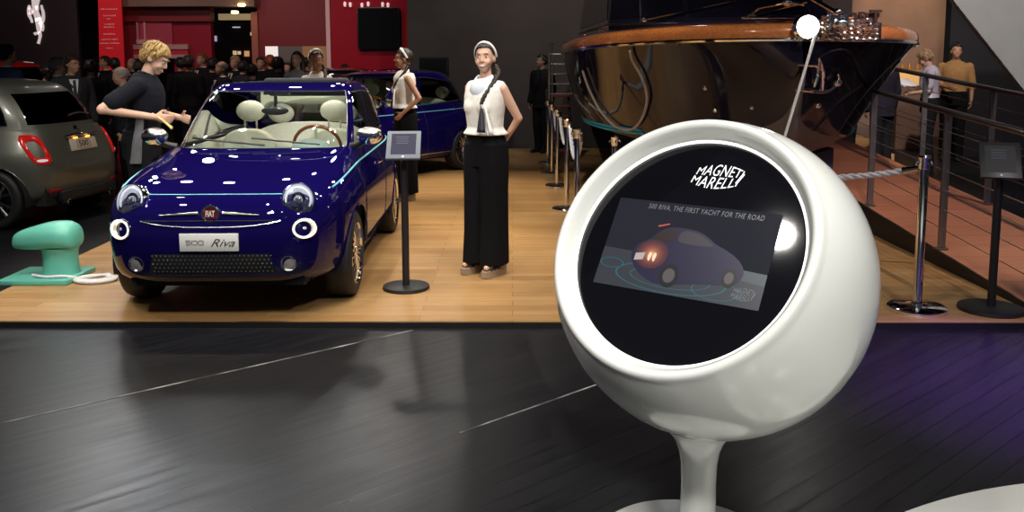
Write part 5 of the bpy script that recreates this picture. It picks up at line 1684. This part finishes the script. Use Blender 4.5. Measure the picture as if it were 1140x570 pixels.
    # --- hair
    if hair:
        b = MB()
        lim = {'short': (60, 112, 152), 'bald': (72, 108, 148), 'tied': (55, 104, 150), 'long': (55, 112, 150), 'quiff': (66, 112, 152)}[hair]
        st = 62 if hair == 'bald' else 0
        rings = []; N_ = 40; K_ = 14
        for k in range(K_ + 2):
            rr = []
            for i in range(N_):
                ph = 2 * PI * i / N_            # 0 = front
                c = math.cos(ph)
                L_ = lim[1] + (lim[0] - lim[1]) * min(1, max(0, (c - .02) / .62)) ** 1.3 if c > 0 else lim[1] + (lim[2] - lim[1]) * (-c) ** .8
                s0 = st * (1 if c < .55 else 1.6) if st else 0
                s0 = min(s0, L_ - 2)
                t = R(s0 + (L_ - s0) * min(k, K_) / K_) + 1e-3
                q = 1.0 if k < K_ else (1.0 if k == K_ else .90)
                amp = .09 if hair in ('quiff',) else .045
                nz_ = 1 + amp * (mnoise.noise(Vector((math.sin(ph) * 5, c * 5, t * 3))) + .6 * mnoise.noise(Vector((math.sin(ph) * 14, c * 14, t * 4))))
                top_ = 1.0 + (.10 * math.cos(t) ** 2 if hair == 'quiff' else .02)
                x, y, z = .0855 * fw * math.sin(t) * math.sin(ph), .1065 * math.sin(t) * c, .101 * math.cos(t) * top_
                if hair == 'quiff' and c > 0: y += .012 * math.sin(t) * c
                rr.append(head((x * nz_ * q, -.012 + y * nz_ * q, 1.655 + z * nz_ * q)))
            rings.append(rr)
        b.loft(rings, 0, not st, True)
        if hair in ('short', 'quiff'):       # locks that break up the outline
            rr_ = random.Random(5)
            for q in range(110 if voxel < .01 else 46):
                ph = rr_.uniform(0, 2 * PI); c = math.cos(ph)
                L_ = lim[1] + (lim[0] - lim[1]) * min(1, max(0, (c - .02) / .62)) ** 1.3 if c > 0 else lim[1] + (lim[2] - lim[1]) * (-c) ** .8
                t0 = R(rr_.uniform(5, L_ - 28)); t1 = min(R(L_ + 5), t0 + R(rr_.uniform(30, 52))); dp = rr_.uniform(-.35, .35)
                pts = []
                for u in np.linspace(0, 1, 6):
                    t = t0 + (t1 - t0) * u; p_ = ph + dp * u; f_q = 1.02 + .05 * math.sin(PI * u)
                    pts.append(head((.0855 * fw * math.sin(t) * math.sin(p_) * f_q, -.012 + .1065 * math.sin(t) * math.cos(p_) * f_q, 1.655 + .105 * math.cos(t) * f_q)))
                b.tube(pts, [.006, .010, .011, .010, .007, .002], 6, flat=.6)
        if hair == 'long':
            for s_ in (-1, 1):
                b.cap(head((s_ * .070, -.03, 1.66)), bend((s_ * .085, -.02, 1.42)), .034, .044, 12)
            b.cap(head((0, -.085, 1.66)), bend((0, -.095, 1.38)), .07, .07, 14)
        if hair == 'tied':
            m = MB()
            base = [(-.066, -.055, 1.575), (-.094, -.025, 1.515), (-.108, .03, 1.455), (-.096, .088, 1.385), (-.080, .124, 1.33), (-.072, .134, 1.285)]
            c = catmull([head(base[0]), head(base[1])] + [bend(p) for p in base[2:]], 6)
            for q in range(3):
                pts = [p + Vector((.009 * math.cos(i * .62 + q * 2 * PI / 3), .009 * math.sin(i * .62 + q * 2 * PI / 3), 0)) for i, p in enumerate(c)]
                b.tube(pts, [.0135 - .004 * i / len(c) for i in range(len(c))], 8)
            # ear covering wave
        parts.append(('hair', b, 'hair', []))
        if hair == 'tied':
            b = MB(); rr = []
            for a in np.linspace(-PI * .56, PI * .56, 33):
                rr_ = []
                for du, dr in ((-.016, 0), (-.010, .006), (.010, .006), (.016, 0), (.012, -.006), (-.012, -.006)):
                    x = (.0885 * fw + dr) * math.sin(a); z = (.1055 + dr) * math.cos(a)
                    y = .032 - .052 * (1 - math.cos(a)) + du
                    f2 = math.sqrt(max(.05, 1 - (y / .112) ** 2))
                    rr_.append(head((x * (f2 if abs(a) < 1.2 else 1), -.006 + y, 1.655 + z * f2)))
                rr.append(rr_)
            b.loft(rr); parts.append(('headband', b, 'band', []))
            b = MB()   # scarf end hanging from the braid
            for w0, w1, dx, mi in ((.012, .042, 0, 0),):
                rr = []
                for k, z in enumerate(np.linspace(1.275, 1.075, 8)):
                    w_ = w0 + (w1 - w0) * k / 7; y = .135 + .006 * k; x = -.070 - .004 * k
                    rr.append([bend((x - w_, y, z)), bend((x, y + .012, z)), bend((x + w_, y, z)), bend((x, y - .008, z))])
                b.loft(rr)
            parts.append(('scarf', b, 'scarf', []))
            b = MB(); rr = []
            for k, z in enumerate(np.linspace(1.275, 1.06, 8)):
                w_ = .010 + .014 * k / 7; x = -.100 - .012 * k; y = .130 + .005 * k
                rr.append([bend((x - w_, y, z)), bend((x, y + .012, z)), bend((x + w_, y, z)), bend((x, y - .006, z))])
            b.loft(rr); parts.append(('scarf_border', b, 'band', []))
    # --- face
    if face:
        for s_ in (-1, 1):
            b = MB(); m = MB(); m.ell((s_ * .031, .0815, 1.640), (.0125, .0075, .0058), 14); b.add([head(v) for v in m.v], m.f); parts.append(('eye', b, 'eye', []))
            b = MB(); m = MB(); m.ell((s_ * .031, .0885, 1.640), (.0060, .0035, .0060), 12); b.add([head(v) for v in m.v], m.f); parts.append(('iris', b, 'iris', []))
            b = MB(); b.tube([head((s_ * .014, .099, 1.660)), head((s_ * .032, .0985, 1.667)), head((s_ * .050, .086, 1.660))], [.0022, .0028, .0014], 6); parts.append(('eyebrow', b, 'brow', []))
        b = MB()
        if face == 'smile':
            b.tube([head((x, .102 - 6 * x * x * 3, 1.573 + 5.5 * x * x)) for x in np.linspace(-.033, .033, 11)], [.002, .004, .0048, .0055, .006, .006, .006, .0055, .0048, .004, .002], 8); parts.append(('lips', b, 'lip', []))
            b = MB(); b.tube([head((x, .107 - 6 * x * x * 3, 1.5715 + 5.5 * x * x)) for x in np.linspace(-.026, .026, 9)], [.0015, .0034, .0044, .0048, .005, .0048, .0044, .0034, .0015], 8); parts.append(('teeth', b, 'teeth', []))
        else:
            b.tube([head((x, .1005 - 6 * x * x * 2, 1.567)) for x in np.linspace(-.023, .023, 9)], [.002, .004, .005, .005, .005, .005, .005, .004, .002], 8); parts.append(('lips', b, 'lip', []))
    # --- shoes
    for s_ in (-1, 1):
        b = MB(); a = AN[s_]
        if bottom == 'wide':
            rr = []
            for y, z0, z1, w_ in ((-.06, -.055, .02, .030), (-.03, -.055, .022, .036), (.03, -.055, .012, .036), (.10, -.055, .004, .042), (.16, -.055, .0, .040), (.20, -.05, -.004, .022)):
                rr.append([(a.x + s_ * .008 + w_ * q, y + a.y, z) for q, z in ((-1, z0), (1, z0), (1, z1), (-1, z1))])
            b.loft(rr); parts.append(('sandal', b, 'shoe', []))
            b = MB()
            for y, zz in ((.05, .05), (.10, .035), (.145, .025)):
                b.tube([(a.x + s_ * .008 + .042 * math.cos(t), a.y + y, .0 + zz * math.sin(t)) for t in np.linspace(0, PI, 9)], .008, 6)
            b.tube([(a.x + .038 * math.cos(t), a.y - .01 + .045 * math.sin(t), .075) for t in np.linspace(0, 2 * PI, 15)[:-1]], .007, 6, loop=True)
            parts.append(('sandal_strap', b, 'strap', []))
        else:
            b.cap((a.x, a.y - .025, .042), (a.x + s_ * .010, a.y + .08, .040), .042, .044, 12); b.cap((a.x + s_ * .010, a.y + .07, .036), (a.x + s_ * .016, a.y + .185, .032), .045, .032, 12)
            b.v = [Vector((v.x, v.y, max(v.z, .001))) for v in b.v]; parts.append(('shoe', b, 'shoe', []))
    return parts


PCACHE = {}


def person(label, x, y, z, rz, h, sex='m', armR='down', armL='down', lean=0., nod=0., turn=0., tilt=0., top='jacket', bottom='trousers', hair='short', voxel=.013, face=None, mats=None, group=None, stride=0.0):
    key = (sex, armR, armL, lean, nod, turn, tilt, top, bottom, hair, voxel, face, stride)
    if key not in PCACHE:
        out = []
        for nm, b, slot, mods in person_parts(*key):
            me = b.mesh(nm)
            if mods: me = evaluated(me, mods); me.name = nm
            else:
                bm = bmesh.new(); bm.from_mesh(me); bmesh.ops.recalc_face_normals(bm, faces=bm.faces); bm.to_mesh(me); bm.free()
            me.materials.clear(); me.materials.append(None)
            me.polygons.foreach_set('use_smooth', [True] * len(me.polygons)); me.polygons.foreach_set('material_index', [0] * len(me.polygons))
            if slot in ('shoe',) or nm in ('shirt_front', 'tie', 'lapels'): me.set_sharp_from_angle(angle=R(50))
            out.append((nm, me, slot))
        PCACHE[key] = out
    t = thing('person', label, 'person', (x, y, z), rz, group)
    s_ = h / 1.75; t.scale = (s_, s_, s_)
    M_ = dict(skin=SKIN, bottom=CL('black trouser cloth', (.012, .012, .014)), top=CL('dark suit cloth', (.014, .014, .018)), collar=None, shirtfront=mat('white shirt', (.7, .7, .7), .7), tie=mat('dark tie', (.02, .02, .04), .6),
              hair=HAIRS['black'], band=mat('white band', (.78, .77, .74), .7), scarf=mat('navy scarf', (.018, .018, .035), .6), eye=M_EYE, iris=M_IRIS, brow=HAIRS['darkbrown'], lip=M_LIP, teeth=M_TEETH, shoe=mat('black shoe leather', (.01, .01, .011), .35), strap=mat('black strap', (.02, .018, .018), .5))
    M_.update(mats or {})
    if M_['collar'] is None: M_['collar'] = M_['top'] if top != 'jacket' else M_['shirtfront']
    for nm, me, slot in PCACHE[key]:
        o = bpy.data.objects.new(nm, me); COL.objects.link(o); o.parent = t
        o.material_slots[0].link = 'OBJECT'; o.material_slots[0].material = M_[slot]
    return t


WHITE_BL = CL('white blouse cloth', (.80, .77, .72), .75)
COWL = mat('pale blue white cowl', (.62, .68, .76), .7)
BLACK_TR = CL('black crepe', (.005, .005, .006), .9)
host = dict(top=WHITE_BL, bottom=BLACK_TR, skin=SKIN, collar=COWL, hair=HAIRS['darkbrown'], shoe=mat('tan black sandal', (.30, .22, .15), .5))
person('smiling woman in white sleeveless blouse and long black trousers, hands behind back', -.20, 6.78, PZ + .055, 2.50, 1.705, 'f', 'behind', 'behind', 0., -.02, .42, .04, 'blouse', 'wide', 'tied', .0065, 'smile', host)
person('woman in white blouse seen in profile with hand in pocket before the rear blue car', -1.24, 10.42, PZ + .055, PI / 2 + .28, 1.70, 'f', 'down', 'pocket', 0., .04, -.1, 0., 'blouse', 'wide', 'tied', .009, 'calm', dict(host, skin=SKIN_T, collar=WHITE_BL))
person('woman with white headband standing behind the roof of the deep blue car', -2.13, 9.85, PZ + .055, PI - .05, 1.69, 'f', 'down', 'down', 0., .12, .42, .05, 'blouse', 'wide', 'tied', .011, 'calm', dict(host, skin=SKIN_T, collar=WHITE_BL))

# technician leaning over the car
tech = person('blond young man in black polo shirt wiping the blue car windscreen edge', -3.02, 7.32, PZ, -PI / 2 + .12, 1.80, 'm', ((.33, -.19, 1.225), (.20, .15, 1.155)), ((.26, .02, 1.17), (.10, .27, 1.13)), .12, .42, -.05, 0., 'polo', 'trousers', 'quiff', .0065, 'calm',
              dict(skin=SKIN, hair=HAIRS['blond'], top=CL('black polo cotton', (.010, .011, .017)), bottom=CL('black work trousers', (.011, .011, .014)), lip=mat('pale lips', (.45, .2, .16), .5), brow=HAIRS['fair']))
b = MB(); b.box((0, 0, 0), (.055, .006, .016))
o = b.build('chest_print', mat('pink red print', (.55, .08, .12), .6), tech); o.location = (.105, .150, 1.335); o.rotation_euler = (-.12, 0, -.45)
cl_ = mat('pinkish white badge print', (.7, .35, .4), .5)
b = MB(); b.tube([Vector((-2.86, 7.14, 1.255)), Vector((-2.77, 7.13, 1.20)), Vector((-2.69, 7.10, 1.14))], [.010, .009, .012], 8)
tag(b.build('duster_stick', mat('pale yellow stick', (.75, .58, .22), .6)), 'pale yellow stick held in the hand of the blond man', 'stick')
b = MB(); rr = []
for k, zz in enumerate(np.linspace(1.22, .86, 10)):
    rr.append([(-2.945 - .006 * k + .032 * math.sin(t) * (1 + .05 * k), 7.105 + .014 * math.cos(t) + .005 * math.sin(k), zz) for t in np.linspace(0, 2 * PI, 13)[:-1]])
b.loft(rr); tag(b.build('towel', CL('grey towel', (.13, .13, .14))), 'grey towel hanging at the hip of the blond man', 'towel')

# ---- people behind the grey car and the crowd
navy = CL('navy suit cloth', (.020, .026, .075)); dark = CL('dark suit cloth', (.014, .014, .018)); char = CL('charcoal suit cloth', (.030, .030, .034)); blk = CL('black jacket cloth', (.008, .008, .009)); greyt = CL('grey knit', (.16, .15, .16))


def stand(label, px, top_y, Y, rz, z0=0.0, group=None, **kw):
    p = at(px, top_y, Y); h = min(1.90, max(1.56, p.z - z0))
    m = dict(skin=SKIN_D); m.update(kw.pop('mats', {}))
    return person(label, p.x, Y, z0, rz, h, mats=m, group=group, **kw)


stand('man in navy suit seen from behind at the left edge over the grey car roof', 8, 47, 11.6, -.5, top='jacket', mats=dict(top=navy, hair=HAIRS['darkbrown']))
stand('dark haired person bending before the red sports car at far left', 44, 70, 13.2, -1.0, lean=.15, nod=.3, mats=dict(top=blk))
stand('grey haired man in dark jacket looking away behind the grey car', 65, 61, 12.2, -1.0, mats=dict(top=dark, hair=HAIRS['grey']))
stand('brown haired man in open dark jacket and pale shirt beside the grey haired man', 79, 58, 11.5, -2.5, turn=.5, nod=.15, face='calm', mats=dict(top=char, hair=HAIRS['brown'], skin=SKIN_T))
stand('dark haired person in black standing between the grey car and the red banner', 101, 64, 13.0, .3, mats=dict(top=blk, hair=HAIRS['black']))
stand('bald man in dark jacket looking down just left of the blond man', 137, 71, 10.9, 2.0, nod=.25, hair='bald', face='calm', mats=dict(top=dark, hair=HAIRS['grey'], skin=SKIN_D))
CROWD = [  # px, top, Y, rz, hair, hair colour, top cloth, label
    (117, 60, 17.0, 2.4, 'short', 'brown', blk, 'dark clad person whose head stands before the foot of the red banner'),
    (128, 62, 15.6, .4, 'short', 'black', blk, 'black haired person with back turned right of the red banner'),
    (147, 62, 17.2, 2.9, 'bald', 'grey', dark, 'bald person far behind between the bald man and the blond man'),
    (155, 66, 15.0, .2, 'short', 'darkbrown', dark, 'dark haired person directly behind the neck of the blond man'),
    (201, 62, 16.0, .6, 'short', 'black', blk, 'black haired person just right of the blond man, nearest him'),
    (211, 60, 14.2, -.3, 'short', 'darkbrown', blk, 'tall dark haired man with back turned, second right of the blond man'),
    (225, 57, 16.8, 2.6, 'short', 'ginger', dark, 'reddish haired person before the wine red wall left of the doorway'),
    (237, 63, 15.2, .1, 'short', 'black', blk, 'black haired person below the left edge of the lit doorway'),
    (247, 66, 14.0, 2.3, 'bald', 'grey', dark, 'pale bald person below the lit doorway'),
    (262, 61, 16.6, 2.7, 'short', 'fair', dark, 'fair haired person in the middle of the lit doorway'),
    (271, 66, 15.4, -.4, 'short', 'darkbrown', char, 'dark haired person in charcoal below the orange lamp of the doorway'),
    (281, 70, 13.4, .2, 'short', 'black', blk, 'black haired person standing low in front of the doorway jamb'),
    (291, 62, 17.0, 3.0, 'short', 'brown', dark, 'person with reddish lit face at the right jamb of the doorway'),
    (301, 60, 16.2, .5, 'short', 'ginger', blk, 'ginger haired person before the lit white display case'),
    (310, 62, 13.8, .0, 'short', 'black', blk, 'broad dark man with back turned right of the ginger haired person'),
    (321, 68, 17.9, 2.8, 'short', 'darkbrown', char, 'dark haired person between the broad dark man and the long haired woman'),
    (342, 63, 16.9, -.8, 'short', 'black', dark, 'dark haired person half hidden behind the headband of the rear hostess'),
    (384, 71, 16.8, .4, 'short', 'black', dark, 'black haired person low before the red wall under the television'),
]
for px, ty, Y, rz, hr, hc, cl, lb in CROWD:
    stand(lb, px, ty, Y, rz, group='crowd behind the cars', hair=hr, voxel=.015, mats=dict(top=cl, hair=HAIRS[hc], shirtfront=blk if rz < 1.5 else mat('white shirt', (.7, .7, .7), .7)))
stand('woman with long dark hair and grey top left of the rear hostess', 331, 56, 13.4, PI - .2, sex='f', top='shirt', hair='long', face='calm', group='crowd behind the cars', armR='front', armL='down', mats=dict(top=greyt, hair=HAIRS['darkbrown']))
stand('man in dark suit standing in the shade left of the boarding stair', 604, 61, 15.6, PI - .7, PZ, turn=-.3, mats=dict(top=blk, tie=blk, shirtfront=dark, skin=mat('shaded skin', (.25, .14, .10), .6)))  # skin and shirt front darkened to put the shade into their colours
# ---- right side, beyond the ramp
stand('blond man in pale shirt reading papers beyond the ramp', 1039, 57, 13.6, 1.15, nod=.5, lean=.05, top='polo', hair='short', armR='front', armL='front', voxel=.009, mats=dict(top=CL('pale lilac shirt', (.55, .52, .62)), hair=HAIRS['fair'], bottom=blk, skin=SKIN))
p = at(1016, 97, 13.4); b = MB(); Mp = T(p.x + .0, 13.62, p.z + .02) @ Matrix.Rotation(.5, 4, 'Z') @ Matrix.Rotation(.5, 4, 'X')
b.box((0, 0, 0), (.30, .21, .006), M=Mp); b.box((.02, .01, .007), (.28, .20, .004), M=Mp)
tag(b.build('paper_sheets', mat('white paper', (.7, .7, .72), .6), bevel=.001), 'white paper sheets held by the blond man beyond the ramp', 'papers')
stand('man in orange khaki shirt and dark trousers beyond the ramp', 1066, 50, 14.6, PI - .5, turn=.2, top='rolled', armR='front', armL='down', mats=dict(top=CL('khaki orange shirt', (.52, .30, .12)), hair=HAIRS['black'], bottom=blk, skin=SKIN_T))
stand('person in dark suit standing between the yacht bow and the man reading', 986, 58, 13.2, .4, top='jacket', mats=dict(top=CL('violet black suit', (.016, .014, .024)), shirtfront=blk))
stand('person in dark trousers beneath the yacht bow, head hidden by the hull', 945, 58, 13.1, .2, mats=dict(top=dark, shirtfront=blk))
# ------------------------------------------------------------------ lamps of the hall, and added fill spots
def spot(x, y, z, tx, ty, tz, watts, cone, col=(1, .93, .82), radius=.06, blend=.5):
    l = bpy.data.lights.new('spotlight', 'SPOT'); l.energy = watts; l.spot_size = R(cone); l.spot_blend = blend; l.color = col; l.shadow_soft_size = radius
    o = bpy.data.objects.new('spotlight', l); COL.objects.link(o); o.location = (x, y, z)
    d = Vector((tx - x, ty - y, tz - z)); o.rotation_euler = d.to_track_quat('-Z', 'Y').to_euler()
    return o


WARM = (1, .86, .66); NEUT = (1, .95, .88); COOL = (.86, .92, 1)
# rows of ceiling spots over the stage
for k in range(6):
    x = -5.0 + 1.35 * k
    spot(x, 4.6, 5.2, -1.9 + .25 * (k - 2.5), 6.8, .5, 205, 46, NEUT, .045)
for k in range(6):
    x = -4.6 + 1.3 * k
    spot(x, 8.2, 5.2, -1.6 + .3 * (k - 2.5), 7.2, .3, 180, 60, WARM, .045)
for k in range(5):
    x = -4.2 + 1.3 * k
    spot(x, 11.0, 5.2, -1.5 + .5 * (k - 2), 10.2, .2, 230, 62, WARM, .045)
# back lighting rig: small lamps pointing to the cars, seen as sparkles in the paint
rnd = random.Random(11)
for k in range(26):
    x = rnd.uniform(-7.0, 3.0); y = rnd.uniform(9.5, 16.0); z = rnd.uniform(4.4, 5.4)
    spot(x, y, z, -1.9, 6.2, .8, 44, 34, NEUT if k % 3 else COOL, rnd.uniform(.07, .12))
spot(.6, 5.2, 5.2, -.2, 6.8, 1.2, 200, 26, NEUT, .06)          # on the hostess
spot(-1.6, 2.0, 4.2, -.25, 6.8, 1.5, 170, 16, NEUT, .15)  # front fill added on the hostess
spot(-2.0, 2.2, 5.2, -1.8, 5.9, .4, 200, 40, NEUT, .045)       # on the car front and stage edge
spot(.4, 3.0, 5.2, -.4, 6.6, .2, 110, 40, WARM, .06)
spot(-5.0, 4.6, 5.2, -4.8, 9.6, .7, 480, 40, NEUT, .06)        # grey car
spot(-2.2, 6.6, 5.2, -4.6, 9.8, .7, 200, 40, NEUT, .06)
spot(.9, 8.6, 4.6, -1.7, 11.8, .7, 620, 40, NEUT, .06)         # rear blue car
spot(.2, 12.0, 5.2, .1, 11.2, .0, 260, 46, WARM, .06)
# hall lamps high over the foreground
spot(-2.2, .8, 6.2, -1.2, 3.4, 0, 690, 90, NEUT, .25, .9)
spot(2.6, .4, 6.2, 1.2, 3.2, .5, 650, 80, (1, .98, .94), .25, .9)
spot(.2, -1.0, 5.0, .6, 2.95, .9, 860, 38, (1, .98, .93), .3, .9)
spot(1.6, 4.2, 6.2, .7, 3.0, 1.2, 420, 50, NEUT, .2, .9)
# yacht and ramp
spot(2.4, 4.2, 5.2, 2.3, 8.0, 1.9, 420, 36, (1, .9, .78), .05)
spot(1.0, 6.0, 5.2, 1.4, 9.4, 1.9, 240, 36, WARM, .05)
spot(5.2, 6.5, 5.2, 4.0, 8.6, .3, 620, 60, (1, .84, .78), .06)
spot(3.2, 3.6, 5.2, 3.0, 5.8, .1, 160, 40, NEUT, .06)
spot(4.4, 4.8, 5.4, 3.6, 9.0, 1.6, 200, 40, (.75, .6, 1), .06)
# purple wash at the right of the black floor
spot(4.8, 3.2, 4.8, 2.85, 4.35, 0, 6500, 26, (.36, .09, 1), .2, 1.0)
# tan wall washers, people beyond the ramp
spot(7.9, 16.6, 4.6, 8.1, 19, 2.5, 360, 50, (1, .74, .48), .1, .8)
spot(6.6, 15.4, 5.2, 7.3, 19, 1.6, 260, 80, (1, .80, .74), .1, .8)
spot(6.0, 9.6, 5.6, 6.5, 14.0, 1.2, 900, 40, (1, .85, .8), .1)
spot(3.0, 5.6, 5.4, 5.6, 11, 2.0, 1400, 40, NEUT, .1)           # added to lighten the slanted grey panel
# spots added to lift the charcoal back wall
for x in (-.5, 2.0):
    spot(x, 12.5, 5.2, x, 17, 1.2, 260, 90, NEUT, .1, .9)
# red stand and crowd
for x in (-9.5, -7.2, -5.0, -3.2):
    spot(x, 16.6, 5.2, x, 20, 2.2, 130, 80, (1, .72, .68), .1)
spot(-7, 11.5, 5.2, -6.5, 15.5, 1.6, 260, 70, (1, .75, .68), .1)
spot(-4, 12.5, 5.2, -4.3, 15.5, 1.6, 160, 70, (1, .78, .70), .1)
spot(2.0, 13.4, 5.0, -1.7, 11.8, .8, 240, 40, NEUT, .08)
spot(-1.2, 2.6, 2.7, -.25, 6.75, 1.58, 130, 12, NEUT, .15)  # low front fill added for the face of the hostess
spot(-2.6, 2.4, 3.0, -2.95, 7.3, 1.5, 150, 14, NEUT, .15)  # front fill added for the face of the blond man
for k in range(16):
    spot(rnd.uniform(-6, 2.5), rnd.uniform(1, 8.5), rnd.uniform(4.8, 5.6), -1.9, 6.0, .6, 16, 30, NEUT, rnd.uniform(.05, .08))
spot(-.6, 6.4, 3.6, 1.1, 9.6, .9, 110, 24, NEUT, .08)          # added to brighten the waterline of the yacht
